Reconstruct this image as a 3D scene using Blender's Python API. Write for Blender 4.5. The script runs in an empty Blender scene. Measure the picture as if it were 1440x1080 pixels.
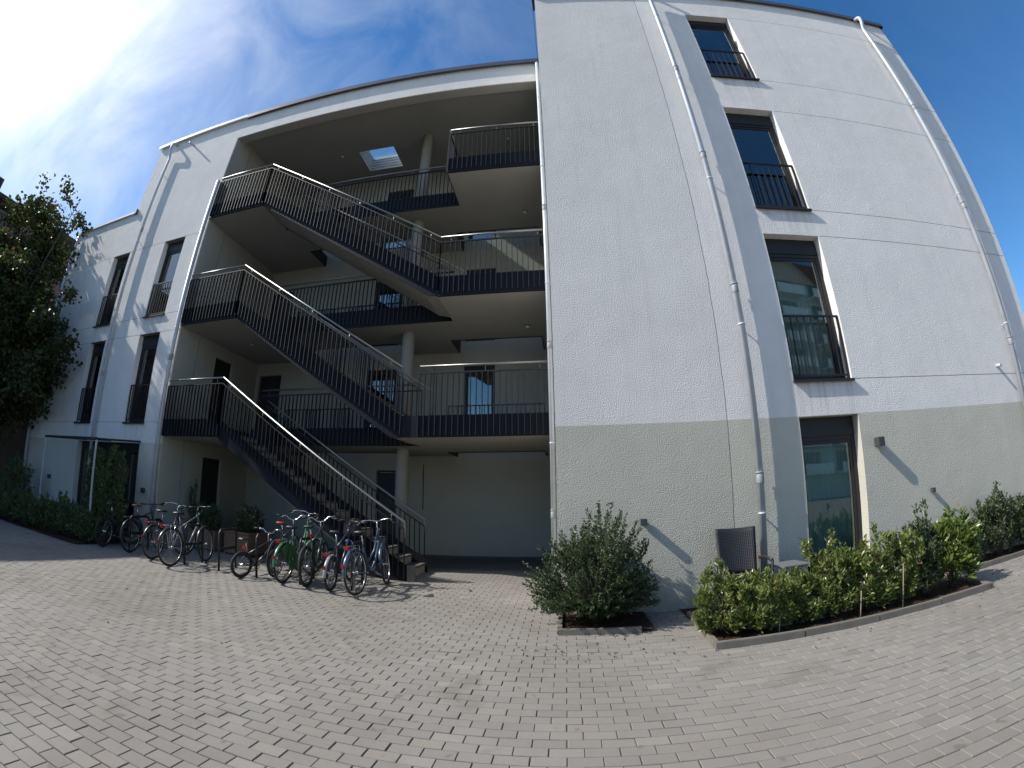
import bpy, bmesh, math, random
import numpy as np
from mathutils import Vector, Matrix
R = math.radians
random.seed(7); rng = np.random.default_rng(7)
sc = bpy.context.scene
COL = sc.collection

# ------------------------------------------------------------------ helpers
class MB:
    """collects shapes and links them as ONE mesh object"""
    def __init__(s): s.v = []; s.f = []; s.sm = []
    def add(s, vs, fs, smooth=False):
        b = len(s.v); s.v += [tuple(p) for p in vs]
        s.f += [tuple(i + b for i in f) for f in fs]; s.sm += [smooth] * len(fs)
        return s
    def quad(s, a, b, c, d): return s.add([a, b, c, d], [(0, 1, 2, 3)])
    def box(s, x0, x1, y0, y1, z0, z1, bev=0.0, M=None):
        if x0 > x1: x0, x1 = x1, x0
        if y0 > y1: y0, y1 = y1, y0
        if z0 > z1: z0, z1 = z1, z0
        if bev <= 0:
            vs = [(x, y, z) for z in (z0, z1) for y in (y0, y1) for x in (x0, x1)]
            fs = [(0, 2, 3, 1), (4, 5, 7, 6), (0, 1, 5, 4), (2, 6, 7, 3), (0, 4, 6, 2), (1, 3, 7, 5)]
            if M is not None: vs = [M @ Vector(p) for p in vs]
            return s.add(vs, fs)
        bm = bmesh.new(); bmesh.ops.create_cube(bm, size=1)
        for v in bm.verts:
            v.co = Vector(((x0 + x1) / 2 + v.co.x * (x1 - x0), (y0 + y1) / 2 + v.co.y * (y1 - y0), (z0 + z1) / 2 + v.co.z * (z1 - z0)))
        bmesh.ops.bevel(bm, geom=bm.edges[:], offset=bev, segments=2, affect='EDGES')
        bm.verts.index_update()
        vs = [v.co.copy() for v in bm.verts]
        if M is not None: vs = [M @ p for p in vs]
        s.add(vs, [[v.index for v in f.verts] for f in bm.faces]); bm.free()
        return s
    def tube(s, pts, r, n=8, closed=False, caps=True, flat=None):
        pts = [Vector(p) for p in pts]; N = len(pts)
        rs = r if isinstance(r, (list, tuple)) else [r] * N
        vs = []; up = None
        for i, p in enumerate(pts):
            if closed: t = (pts[(i + 1) % N] - pts[i - 1])
            else: t = (pts[min(i + 1, N - 1)] - pts[max(i - 1, 0)])
            t.normalize()
            if up is None:
                up = Vector((0, 0, 1)) if abs(t.z) < .9 else Vector((0, 1, 0))
            u = (up - t * up.dot(t))
            if u.length < 1e-4: u = Vector((1, 0, 0)) - t * t.x
            u.normalize(); w = t.cross(u); up = u
            k = 1.0
            if not closed and 0 < i < N - 1:
                a = (pts[i] - pts[i - 1]).normalized(); k = 1 / max(.5, math.sqrt(max(0, (1 + a.dot((pts[i + 1] - pts[i]).normalized())) / 2)))
            for j in range(n):
                q = 2 * math.pi * j / n
                a, b = math.cos(q), math.sin(q)
                if flat: b *= flat
                vs.append(p + (u * a + w * b) * rs[i] * k)
        fs = []
        for i in range(N if closed else N - 1):
            i2 = (i + 1) % N
            for j in range(n):
                fs.append((i * n + j, i * n + (j + 1) % n, i2 * n + (j + 1) % n, i2 * n + j))
        s.add(vs, fs, True)
        if caps and not closed:
            b = len(s.v) - N * n
            s.f.append(tuple(b + j for j in range(n))[::-1]); s.sm.append(False)
            s.f.append(tuple(b + (N - 1) * n + j for j in range(n))); s.sm.append(False)
        return s
    def prism(s, prof, a, b, axis='y'):
        """profile polygon extruded from a to b. prof in (x,z) for axis y, (y,z) for axis x, (x,y) for axis z"""
        n = len(prof)
        def P(p, t): return {'y': (p[0], t, p[1]), 'x': (t, p[0], p[1]), 'z': (p[0], p[1], t)}[axis]
        vs = [P(p, a) for p in prof] + [P(p, b) for p in prof]
        fs = [tuple(range(n)), tuple(range(2 * n - 1, n - 1, -1))] + [(i, i + n, (i + 1) % n + n, (i + 1) % n) for i in range(n)]
        return s.add(vs, fs)
    def sphere(s, c, r, sz=1.0, n=10):
        vs = []; fs = []
        for i in range(1, n):
            for j in range(2 * n):
                a = math.pi * i / n; b = math.pi * j / n
                vs.append((c[0] + r * math.sin(a) * math.cos(b), c[1] + r * math.sin(a) * math.sin(b), c[2] + r * sz * math.cos(a)))
        m = 2 * n
        for i in range(n - 2):
            for j in range(m): fs.append((i * m + j, (i + 1) * m + j, (i + 1) * m + (j + 1) % m, i * m + (j + 1) % m))
        vs += [(c[0], c[1], c[2] + r * sz), (c[0], c[1], c[2] - r * sz)]
        T = (n - 1) * m
        for j in range(m): fs.append((T, j, (j + 1) % m)); fs.append((T + 1, (n - 2) * m + (j + 1) % m, (n - 2) * m + j))
        return s.add(vs, fs, True)
    def build(s, name, mat, parent=None, loc=None, fix=True):
        me = bpy.data.meshes.new(name); me.from_pydata(s.v, [], s.f); me.materials.append(mat)
        me.polygons.foreach_set('use_smooth', s.sm); me.update()
        if fix and len(s.f) < 60000:
            bm = bmesh.new(); bm.from_mesh(me); bmesh.ops.recalc_face_normals(bm, faces=bm.faces); bm.to_mesh(me); bm.free()
        o = bpy.data.objects.new(name, me); COL.objects.link(o)
        if parent: o.parent = parent
        if loc: o.location = loc
        return o

def npmesh(name, V, F, mat, parent=None, smooth=False):
    """fast mesh from numpy: V (n,3), F (m,k)"""
    me = bpy.data.meshes.new(name); n, m, k = len(V), len(F), F.shape[1]
    me.vertices.add(n); me.vertices.foreach_set('co', V.astype(np.float32).ravel())
    me.loops.add(m * k); me.loops.foreach_set('vertex_index', F.astype(np.int32).ravel())
    me.polygons.add(m); me.polygons.foreach_set('loop_start', np.arange(0, m * k, k, dtype=np.int32))
    me.polygons.foreach_set('loop_total', np.full(m, k, dtype=np.int32))
    me.update(calc_edges=True); me.materials.append(mat)
    me.polygons.foreach_set('use_smooth', np.full(m, smooth, dtype=bool))
    o = bpy.data.objects.new(name, me); COL.objects.link(o)
    if parent: o.parent = parent
    return o

def tag(o, label=None, cat=None, group=None, kind=None):
    if label: o['label'] = label
    if cat: o['category'] = cat
    if group: o['group'] = group
    if kind: o['kind'] = kind
    return o
def empty(name, loc=(0, 0, 0), rz=0.0, label=None, cat=None, group=None):
    o = bpy.data.objects.new(name, None); COL.objects.link(o); o.location = loc; o.rotation_euler = (0, 0, rz)
    o.empty_display_size = .2
    return tag(o, label, cat, group)
def copy_tree(o, parent=None):
    c = o.copy(); COL.objects.link(c)
    if parent: c.parent = parent
    for ch in list(o.children): copy_tree(ch, c)
    return c

# ------------------------------------------------------------------ materials
class NT:
    def __init__(s, name):
        s.m = bpy.data.materials.new(name); s.m.use_nodes = True; s.t = s.m.node_tree; s.t.nodes.clear()
        s.out = s.n('ShaderNodeOutputMaterial')
    def n(s, typ, **k):
        d = s.t.nodes.new(typ)
        for a, b in k.items(): setattr(d, a, b)
        return d
    def l(s, a, b): s.t.links.new(a, b)
    def coord(s, kind='Object'): return s.n('ShaderNodeTexCoord').outputs[kind]
    def noise(s, scale, det=4, rough=.55, vec=None, dist=0):
        d = s.n('ShaderNodeTexNoise'); d.inputs['Scale'].default_value = scale; d.inputs['Detail'].default_value = det
        d.inputs['Roughness'].default_value = rough; d.inputs['Distortion'].default_value = dist
        s.l(vec if vec is not None else s.coord(), d.inputs['Vector']); return d.outputs['Fac']
    def ramp(s, fac, stops):
        d = s.n('ShaderNodeValToRGB'); s.l(fac, d.inputs[0]); e = d.color_ramp.elements
        while len(e) < len(stops): e.new(.5)
        for i, (p, c) in enumerate(stops):
            e[i].position = p; e[i].color = (c, c, c, 1) if isinstance(c, (int, float)) else (*c, 1)
        return d.outputs['Color']
    def math(s, op, a, b=None, c=None, clamp=False):
        d = s.n('ShaderNodeMath', operation=op); d.use_clamp = clamp
        for i, x in enumerate((a, b, c)):
            if x is None: continue
            if isinstance(x, (int, float)): d.inputs[i].default_value = x
            else: s.l(x, d.inputs[i])
        return d.outputs[0]
    def mix(s, fac, a, b, mode='MIX'):
        d = s.n('ShaderNodeMix', data_type='RGBA', blend_type=mode)
        for i, x in ((0, fac), (6, a), (7, b)):
            if isinstance(x, (int, float)): d.inputs[i].default_value = x if i == 0 else (x, x, x, 1)
            elif isinstance(x, tuple): d.inputs[i].default_value = (*x, 1)
            else: s.l(x, d.inputs[i])
        return d.outputs[2]
    def bump(s, h, strength=.3, dist=.01, nrm=None):
        d = s.n('ShaderNodeBump'); d.inputs['Strength'].default_value = strength; d.inputs['Distance'].default_value = dist
        s.l(h, d.inputs['Height'])
        if nrm is not None: s.l(nrm, d.inputs['Normal'])
        return d.outputs[0]
    def bsdf(s, color, rough=.6, metal=0.0, nrm=None, spec=None, **k):
        d = s.n('ShaderNodeBsdfPrincipled')
        def st(nm, x):
            if x is None: return
            if isinstance(x, (int, float)): d.inputs[nm].default_value = x
            elif isinstance(x, tuple): d.inputs[nm].default_value = (*x, 1)
            else: s.l(x, d.inputs[nm])
        st('Base Color', color); st('Roughness', rough); st('Metallic', metal); st('Specular IOR Level', spec)
        if nrm is not None: s.l(nrm, d.inputs['Normal'])
        for a, b in k.items(): st(a.replace('_', ' '), b)
        s.l(d.outputs[0], s.out.inputs[0]); return d

def simple(name, col, rough=.5, metal=0., ns=6., amt=.25, bump=.0, bs=60., spec=None):
    t = NT(name); f = t.noise(ns, 5)
    c = t.mix(f, tuple(x * (1 - amt) for x in col), tuple(min(1, x * (1 + amt)) for x in col))
    r = t.math('ADD', t.math('MULTIPLY', t.noise(ns * 3), .25), rough - .12, clamp=True)
    nm = t.bump(t.noise(bs, 3), bump, .004) if bump > 0 else None
    t.bsdf(c, r, metal, nm, spec); return t.m

def plaster(name, white, plinth, zsplit, lines=(), vlines=(), xr=(-99, 99), bumpst=.8, bscale=42., sills=()):
    """scraped render: white paint above a grey-green plinth colour, thin joint lines, light streaks"""
    t = NT(name); co = t.coord(); sep = t.n('ShaderNodeSeparateXYZ'); t.l(co, sep.inputs[0]); X, Z = sep.outputs[0], sep.outputs[2]
    big = t.noise(.55, 5, .6); mid = t.noise(3.2, 4)
    wob = t.math('MULTIPLY', t.math('SUBTRACT', t.noise(9, 3), .5), .012)
    zz = t.math('ADD', Z, wob)
    m = t.math('GREATER_THAN', zz, zsplit) if zsplit is not None else None
    c = t.mix(m, plinth, white) if m is not None else white
    c = t.mix(t.math('MULTIPLY', t.ramp(big, [(.35, 0.), (.7, 1.)]), .16), c, .5, 'MULTIPLY')
    c = t.mix(t.math('MULTIPLY', t.ramp(mid, [(.4, 0.), (.8, 1.)]), .12), c, .6, 'MULTIPLY')
    # rain streaks: noise stretched vertically
    mp = t.n('ShaderNodeMapping'); mp.inputs['Scale'].default_value = (5, 5, .22); t.l(co, mp.inputs[0])
    st = t.noise(1.5, 5, .6, mp.outputs[0]); c = t.mix(t.math('MULTIPLY', t.ramp(st, [(.52, 0.), (.75, 1.)]), .13), c, (.38, .37, .33), 'MIX')
    for (a, b, zt) in sills:
        e1 = t.math('MULTIPLY', t.ramp(X if False else t.math('SUBTRACT', X, a), [(0., 0.), (.06, 1.)]), t.ramp(t.math('SUBTRACT', b, X), [(0., 0.), (.06, 1.)]))
        dz = t.math('SUBTRACT', zt, Z); fd = t.math('MULTIPLY', t.math('GREATER_THAN', dz, 0.), t.ramp(dz, [(0., 1.), (1., 0.)]))
        mq = t.n('ShaderNodeMapping'); mq.inputs['Scale'].default_value = (16, 16, .5); t.l(co, mq.inputs[0])
        sk = t.ramp(t.noise(1.2, 3, .5, mq.outputs[0]), [(.45, 0.), (.7, 1.)])
        c = t.mix(t.math('MULTIPLY', t.math('MULTIPLY', e1, fd), t.math('ADD', t.math('MULTIPLY', sk, .35), .05)), c, (.30, .29, .26))
    # splash dirt close to the paving
    low = t.math('MULTIPLY', t.ramp(t.math('ADD', Z, t.math('MULTIPLY', t.noise(4, 4), .35)), [(0.1, 1.), (.55, 0.)]), .35)
    c = t.mix(low, c, (.20, .19, .15), 'MIX')
    if name == 'tower_plaster': c = t.mix(t.math('LESS_THAN', X, 2.24), c, t.mix(1., c, (.93, .93, .925), 'MULTIPLY'))
    ln = None
    if lines or vlines:
        for zl in lines:
            a = t.math('LESS_THAN', t.math('ABSOLUTE', t.math('SUBTRACT', t.math('ADD', Z, t.math('MULTIPLY', wob, .6)), zl)), .0055)
            a = t.math('MULTIPLY', a, t.math('MULTIPLY', t.math('GREATER_THAN', X, xr[0]), t.math('LESS_THAN', X, xr[1])))
            ln = a if ln is None else t.math('MAXIMUM', ln, a)
        for xl in vlines:
            wx = t.math('ADD', X, t.math('MULTIPLY', t.math('SUBTRACT', t.noise(2.5, 5, .7), .5), .05))
            a = t.math('LESS_THAN', t.math('ABSOLUTE', t.math('SUBTRACT', wx, xl)), .005)
            ln = a if ln is None else t.math('MAXIMUM', ln, a)
        c = t.mix(t.math('MULTIPLY', ln, .8), c, (.07, .07, .065))
    v = t.n('ShaderNodeTexVoronoi'); v.inputs['Scale'].default_value = bscale * 1.6; t.l(co, v.inputs['Vector'])
    rot = t.n('ShaderNodeMapping'); rot.inputs['Rotation'].default_value = (.5, .7, .9); t.l(co, rot.inputs[0])
    h = t.math('ADD', t.math('MULTIPLY', t.noise(bscale * 1.6, 4, .65, rot.outputs[0], .6), 1.0), t.math('MULTIPLY', v.outputs['Distance'], .5))
    v3 = t.n('ShaderNodeTexVoronoi'); v3.inputs['Scale'].default_value = 24; t.l(rot.outputs[0], v3.inputs['Vector'])
    h = t.math('ADD', h, t.math('MULTIPLY', t.ramp(v3.outputs['Distance'], [(.10, 1.), (.26, 0.)]), t.math('MULTIPLY', t.ramp(t.noise(6, 3), [(.45, 0.), (.62, 1.)]), .8)))
    h = t.math('ADD', h, t.math('MULTIPLY', t.noise(2.2, 3, .5, rot.outputs[0]), 1.2))
    if ln is not None: h = t.math('SUBTRACT', h, t.math('MULTIPLY', ln, .6))
    nm = t.bump(h, bumpst, .012)
    if name == 'tower_plaster':
        fl = t.math('MULTIPLY', t.math('LESS_THAN', X, 2.24), .45)
        v2 = t.n('ShaderNodeTexVoronoi'); v2.inputs['Scale'].default_value = 60; t.l(co, v2.inputs['Vector'])
        nm = t.bump(t.math('MULTIPLY', t.ramp(v2.outputs['Distance'], [(.15, 1.), (.42, 0.)]), fl), 1., .006, nm)
    t.bsdf(c, .92, 0, nm, .2); return t.m

WHITE = (.82, .79, .755); PLINTH = (.57, .55, .465)
M = {}
M['tower'] = plaster('tower_plaster', WHITE, PLINTH, 2.47, (2.99, 5.41, 5.93, 8.34, 9.29, 11.7), (2.24,), (4.41, 9.3), .75, 40, ((3.33, 4.38, 2.96), (3.33, 4.38, 5.9), (3.33, 4.38, 9.26)))
M['tower_left'] = M['tower']
M['facade'] = plaster('facade_plaster', (.80, .775, .74), (.60, .585, .52), 2.47, (3.0, 5.41, 5.93, 8.34), (), (-20, -9.5), .7, 40, ((-11.13, -10.23, 2.96), (-11.13, -10.23, 5.9), (-13.73, -12.85, 2.96), (-13.73, -12.85, 5.9)))
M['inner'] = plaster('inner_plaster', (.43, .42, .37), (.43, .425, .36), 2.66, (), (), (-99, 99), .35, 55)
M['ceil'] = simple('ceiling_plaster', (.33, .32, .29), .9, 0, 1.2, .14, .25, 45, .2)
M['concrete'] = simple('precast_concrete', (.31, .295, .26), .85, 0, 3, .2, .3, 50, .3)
M['floorc'] = simple('floor_concrete', (.10, .098, .092), .85, 0, 2, .25, .3, 40, .3)
M['steel'] = simple('dark_painted_steel', (.011, .011, .012), .5, 0, 3, .25, .08, 90, .5)
M['fascia'] = simple('dark_blue_grey_fascia', (.011, .0125, .018), .6, 0, 2, .3, .12, 30, .15)
M['inox'] = simple('brushed_stainless', (.30, .295, .285), .42, .9, 9, .12)
M['zinc'] = simple('zinc_pipe', (.50, .54, .58), .42, .15, 5, .22, .05, 40)
M['clamp'] = simple('dull_zinc_clamp', (.27, .29, .31), .6, .1, 5, .25)
M['frame'] = simple('anthracite_frame', (.016, .015, .015), .5, 0, 4, .25)
M['doorm'] = simple('dark_door_paint', (.022, .022, .024), .45, 0, 3, .2)
M['cap'] = simple('roof_cap_metal', (.10, .11, .14), .45, .3, 3, .2)
M['cap_light'] = simple('light_roof_trim', (.62, .63, .64), .55, 0, 3, .12)
M['kerb'] = simple('kerb_concrete', (.17, .155, .13), .9, 0, 7, .3, .5, 60, .2)
M['lampm'] = simple('lamp_housing_grey', (.06, .062, .068), .45, .2, 8, .2)
M['bulb'] = simple('opal_lamp_glass', (.6, .6, .58), .3, 0, 8, .05)
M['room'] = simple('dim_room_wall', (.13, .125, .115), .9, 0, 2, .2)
M['curtain'] = simple('pale_curtain', (.66, .74, .71), .9, 0, 2, .12)
M['curtain_cream'] = simple('cream_curtain', (.50, .47, .40), .9, 0, 2, .12)
M['wood'] = simple('weathered_wood', (.25, .145, .085), .8, 0, 12, .4, .4, 40)
M['stake'] = simple('grey_wood_stake', (.24, .21, .17), .85, 0, 20, .3, .3, 60)
M['bark'] = simple('tree_bark', (.10, .08, .06), .9, 0, 14, .4, .7, 30)
M['rubber'] = simple('black_rubber', (.018, .018, .018), .75, 0, 20, .3, .2, 150)
M['chrome'] = simple('polished_alloy', (.62, .62, .62), .2, 1., 12, .1)
M['spoke'] = simple('bright_spokes', (.55, .55, .55), .3, 1., 12, .1)
M['blackm'] = simple('black_parts', (.02, .02, .021), .4, 0, 12, .3)
M['red'] = simple('red_reflector', (.42, .015, .015), .2, 0, 12, .15)
M['tile'] = simple('brown_roof_tile', (.035, .027, .023), .8, 0, 5, .35, .5, 12)
M['darkwall'] = simple('brown_brick_wall', (.13, .10, .08), .9, 0, 2, .2)
M['farwall'] = simple('far_house_render', (.20, .19, .17), .9, 0, 2, .15)
M['slab'] = simple('balcony_slab_white', (.72, .72, .70), .8, 0, 2, .1)
M['brickred'] = simple('orange_render', (.42, .23, .16), .85, 0, 2, .15)
M['greenish'] = simple('green_grey_render', (.42, .44, .42), .85, 0, 2, .15)

def paint(name, col, rough=.3):
    return simple(name, col, rough, 0, 10, .15, 0, 60, .5)

def glass():
    t = NT('window_glass'); fr = t.n('ShaderNodeFresnel'); fr.inputs[0].default_value = 1.52
    g = t.n('ShaderNodeBsdfGlossy'); g.inputs['Roughness'].default_value = .006; g.inputs['Color'].default_value = (.93, .97, .97, 1)
    w = t.bump(t.noise(.9, 2), .015, .05); t.l(w, g.inputs['Normal'])
    tr = t.n('ShaderNodeBsdfTransparent'); tr.inputs['Color'].default_value = (.74, .82, .80, 1)
    mx = t.n('ShaderNodeMixShader'); t.l(t.math('ADD', t.math('MULTIPLY', fr.outputs[0], 1.8), .06, clamp=True), mx.inputs[0])
    t.l(tr.outputs[0], mx.inputs[1]); t.l(g.outputs[0], mx.inputs[2]); t.l(mx.outputs[0], t.out.inputs[0]); return t.m
M['glass'] = glass()
def clearglass():
    t = NT('clear_canopy_glass'); a = t.n('ShaderNodeBsdfTransparent'); a.inputs[0].default_value = (.86, .93, .93, 1)
    g = t.n('ShaderNodeBsdfGlossy'); g.inputs['Roughness'].default_value = .02; mx = t.n('ShaderNodeMixShader'); mx.inputs[0].default_value = .08
    t.l(a.outputs[0], mx.inputs[1]); t.l(g.outputs[0], mx.inputs[2]); t.l(mx.outputs[0], t.out.inputs[0]); return t.m
M['clear'] = clearglass()

def wicker():
    t = NT('dark_wicker'); co = t.coord()
    a = t.n('ShaderNodeTexWave', wave_type='BANDS', bands_direction='X'); a.inputs['Scale'].default_value = 13; t.l(co, a.inputs[0])
    b = t.n('ShaderNodeTexWave', wave_type='BANDS', bands_direction='Z'); b.inputs['Scale'].default_value = 17; t.l(co, b.inputs[0])
    h = t.math('MULTIPLY', a.outputs['Fac'], b.outputs['Fac'])
    t.bsdf(t.mix(h, (.006, .006, .007), (.040, .040, .046)), .5, 0, t.bump(h, .8, .004)); return t.m
M['wicker'] = wicker()
M['dark_basket'] = simple('dark_basket', (.05, .04, .03), .8)

def paver():
    t = NT('concrete_paver'); g = t.n('ShaderNodeNewGeometry'); rnd = g.outputs['Random Per Island']; co = t.coord()
    c = t.ramp(rnd, [(0., (.225, .209, .185)), (.3, (.243, .227, .202)), (.5, (.255, .238, .211)), (.72, (.240, .225, .201)), (.86, (.256, .230, .199)), (.94, (.280, .262, .233)), (1., (.205, .189, .166))])
    big = t.noise(.45, 6, .62)
    c = t.mix(t.math('MULTIPLY', t.ramp(big, [(.45, 0.), (.72, 1.)]), .45), c, (.55, .50, .45), 'MULTIPLY')
    c = t.mix(t.math('MULTIPLY', t.ramp(t.noise(1.7, 5), [(.5, 0.), (.8, 1.)]), .25), c, (.22, .20, .18))
    c = t.mix(t.math('MULTIPLY', t.ramp(t.noise(.9, 3, .5, None, 1.5), [(.62, 0.), (.70, 1.)]), .38), c, (.13, .115, .092))
    c = t.mix(t.math('MULTIPLY', t.ramp(t.noise(5.5, 2, .4), [(.70, 0.), (.74, 1.)]), .5), c, (.10, .09, .078))
    sp = t.noise(190, 2, .6); c = t.mix(t.math('MULTIPLY', t.ramp(sp, [(.35, 0.), (.65, 1.)]), .28), c, .35, 'MULTIPLY')
    sp2 = t.noise(420, 1); c = t.mix(t.math('MULTIPLY', t.ramp(sp2, [(.6, 0.), (.7, 1.)]), .3), c, (.34, .32, .29))
    h = t.math('ADD', sp, t.math('MULTIPLY', t.noise(30, 3), .6))
    t.bsdf(c, .86, 0, t.bump(h, .35, .004), .3); return t.m
M['paver'] = paver()
def sand():
    t = NT('joint_sand'); n = t.noise(2.5, 5); f = t.noise(160, 2)
    c = t.mix(n, (.075, .066, .054), (.15, .137, .115)); c = t.mix(t.math('MULTIPLY', f, .5), c, .5, 'MULTIPLY')
    t.bsdf(c, .95, 0, t.bump(f, .4, .004), .2); return t.m
M['sand'] = sand()
def soil():
    t = NT('bark_mulch_soil'); n = t.noise(45, 5, .7); v = t.n('ShaderNodeTexVoronoi'); v.inputs['Scale'].default_value = 38; t.l(t.coord(), v.inputs[0])
    c = t.ramp(n, [(.3, (.022, .013, .009)), (.5, (.07, .038, .022)), (.7, (.15, .085, .05)), (.85, (.25, .17, .11))])
    c = t.mix(t.math('MULTIPLY', v.outputs['Distance'], .5), c, .25, 'MULTIPLY')
    t.bsdf(c, .95, 0, t.bump(t.math('ADD', n, v.outputs['Distance']), 1., .03), .2); return t.m
M['soil'] = soil()

def leaf(name, cols, young=None, amt=.0, rough=.35, transl=.3):
    t = NT(name); g = t.n('ShaderNodeNewGeometry'); rnd = g.outputs['Random Per Island']
    k = len(cols); c = t.ramp(rnd, [(i / max(1, k - 1) * (1 - amt), cols[i]) for i in range(k)] + ([(1 - amt + .002, young), (1., young)] if young else []))
    c = t.mix(t.math('MULTIPLY', t.noise(1.3, 3), .5), c, .55, 'MULTIPLY')
    p = t.bsdf(c, rough, 0, None, .5)
    tr = t.n('ShaderNodeBsdfTranslucent'); t.l(t.mix(.5, c, (.9, 1, .25), 'MULTIPLY'), tr.inputs[0])
    mx = t.n('ShaderNodeMixShader'); mx.inputs[0].default_value = transl
    t.l(p.outputs[0], mx.inputs[1]); t.l(tr.outputs[0], mx.inputs[2]); t.l(mx.outputs[0], t.out.inputs[0]); return t.m
M['leaf_dark'] = leaf('dark_evergreen_leaf', [(.035, .062, .026), (.062, .10, .036), (.11, .145, .055), (.05, .075, .04)], None, 0, .4, .2)
M['leaf_photinia'] = leaf('glossy_hedge_leaf', [(.085, .135, .035), (.17, .22, .055), (.30, .33, .11), (.125, .17, .05)], (.30, .12, .05), .008, .3, .4)
M['leaf_laurel'] = leaf('bright_laurel_leaf', [(.08, .135, .025), (.14, .19, .04), (.20, .25, .07)], (.30, .06, .02), .012, .28, .35)
M['leaf_olive'] = leaf('grey_green_leaf', [(.045, .07, .032), (.075, .105, .048), (.11, .14, .065)], (.20, .05, .03), .01, .4, .25)
M['leaf_maple'] = leaf('maple_leaf', [(.030, .050, .014), (.055, .08, .02), (.09, .105, .03), (.05, .06, .02)], (.16, .08, .02), .05, .45, .42)
M['leaf_shade'] = leaf('shade_hedge_leaf', [(.05, .09, .035), (.09, .14, .05), (.15, .20, .07)], None, 0, .4, .25)
M['petal'] = leaf('white_petal', [(.6, .6, .58), (.7, .7, .66)], None, 0, .6, .3)

# ------------------------------------------------------------------ foliage
def leaves(C, N, length, width, jit=.25):
    """folded diamond leaves: centres C (n,3), outward directions N (n,3) -> V,F (two quads per leaf sharing the midrib)"""
    n = len(C); N = N / (np.linalg.norm(N, axis=1, keepdims=True) + 1e-9)
    r = rng.normal(size=(n, 3)); side = np.cross(N, r); side /= np.linalg.norm(side, axis=1, keepdims=True) + 1e-9
    nr = np.cross(side, N)
    L = (length * (1 + rng.uniform(-jit, jit, n)))[:, None]; W = (width * (1 + rng.uniform(-jit, jit, n)))[:, None]
    fold = (W * rng.uniform(.1, .5, (n, 1)))
    droop = nr * L * rng.uniform(-.25, .1, (n, 1))
    b = C; t = C + N * L + droop
    m1 = C + N * L * .33; m2 = C + N * L * .7 + droop * .4
    l1 = m1 + side * W * .5 + nr * fold; r1 = m1 - side * W * .5 + nr * fold
    l2 = m2 + side * W * .42 + nr * fold; r2 = m2 - side * W * .42 + nr * fold
    V = np.stack([b, l1, l2, t, r2, r1], 1).reshape(-1, 3)
    o = (np.arange(n) * 6)[:, None]
    F = np.concatenate([o + np.array([[0, 1, 2, 3]]), o + np.array([[0, 3, 4, 5]])], 0)
    return V, F

def shrub(name, loc, rx, ry, h, nstem, leafmat, length, width, label, cat='shrub', group=None, per=26, seed=1, upright=.5, lobes=7, z0=.05, extra=None, rough=.9, stems=True, zmin=.12, elmax=.97, lob=None, kbase=.72, zcf=.36, wild=0.0):
    """twigs leave the foot and fork into shoots; leaves sit round the outer half of every shoot"""
    global rng
    rng = np.random.default_rng(seed)
    e = empty(name, loc, 0, label, cat, group)
    tw = MB(); Cs = []; Ns = []
    lob = lob or [(rng.uniform(0, 2 * math.pi), rng.uniform(.15, .95), rng.uniform(.78, 1.15)) for _ in range(lobes)]
    for i in range(nstem):
        a = rng.uniform(0, 2 * math.pi); el = math.acos(1 - rng.uniform(0, 1) ** .85 * elmax)  # polar angle from zenith
        # lobed outline
        d = np.array([math.sin(el) * math.cos(a), math.sin(el) * math.sin(a), math.cos(el)])
        k = kbase
        for la, le, lr in lob:
            q = np.array([math.sin(le * 1.5) * math.cos(la), math.sin(le * 1.5) * math.sin(la), math.cos(le * 1.5)])
            k = max(k, lr * (1 - 1.7 * (1 - float(d @ q))))
        rr = k * rng.uniform(.62, 1.03) ** (rough)
        zc = h * zcf
        tip = np.array([d[0] * rx * rr, d[1] * ry * rr, zc + (d[2] * (h - zc) if d[2] > 0 else 0) * rr])
        tip[2] = max(zmin * h, tip[2] - (rng.uniform(0, .55) * zc if el > 1.1 else 0))
        if wild and rng.uniform() < wild: tip = tip * np.array([1.06, 1.06, rng.uniform(1.08, 1.28)])
        dirn = tip - np.array([0, 0, zc * .5]); ln = np.linalg.norm(dirn); dirn /= ln
        up = np.array([0, 0, 1.]); shoot = dirn * (1 - upright) + up * upright; shoot /= np.linalg.norm(shoot)
        sl = rng.uniform(.16, .30) * (rx + h) * .5
        base = tip - shoot * sl
        if stems and i % 5 == 0:
            tw.tube([(rng.uniform(-.05, .05), rng.uniform(-.05, .05), 0), tuple(base * .55 + np.array([0, 0, .04])), tuple(base), tuple(tip)], [.007, .005, .003, .0015], 5)
        n = per; u = rng.uniform(0, 1, n) ** .8
        c = base + (tip - base) * u[:, None] + rng.normal(size=(n, 3)) * length * .25
        ang = rng.uniform(0, 2 * math.pi, n)
        ax1 = np.cross(shoot, [.3, .1, 1.]); ax1 /= np.linalg.norm(ax1) + 1e-9; ax2 = np.cross(shoot, ax1)
        rad = ax1 * np.cos(ang)[:, None] + ax2 * np.sin(ang)[:, None]
        Cs.append(c); Ns.append(rad * rng.uniform(.6, 1.1, (n, 1)) + shoot * rng.uniform(.4, 1.1, (n, 1)) * (0.5 + u[:, None]))
    C = np.concatenate(Cs); N = np.concatenate(Ns); keep = C[:, 2] > .03; C, N = C[keep], N[keep]
    V, F = leaves(C, N, length, width); npmesh('foliage', V, F, leafmat, e)
    if stems:
        tw.tube([(0, 0, -.02), (.01, .0, h * .3)], [.02, .012], 6)
        tw.build('stems', M['bark'], e, fix=False)
    if extra: extra(e, C)
    return e

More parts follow.
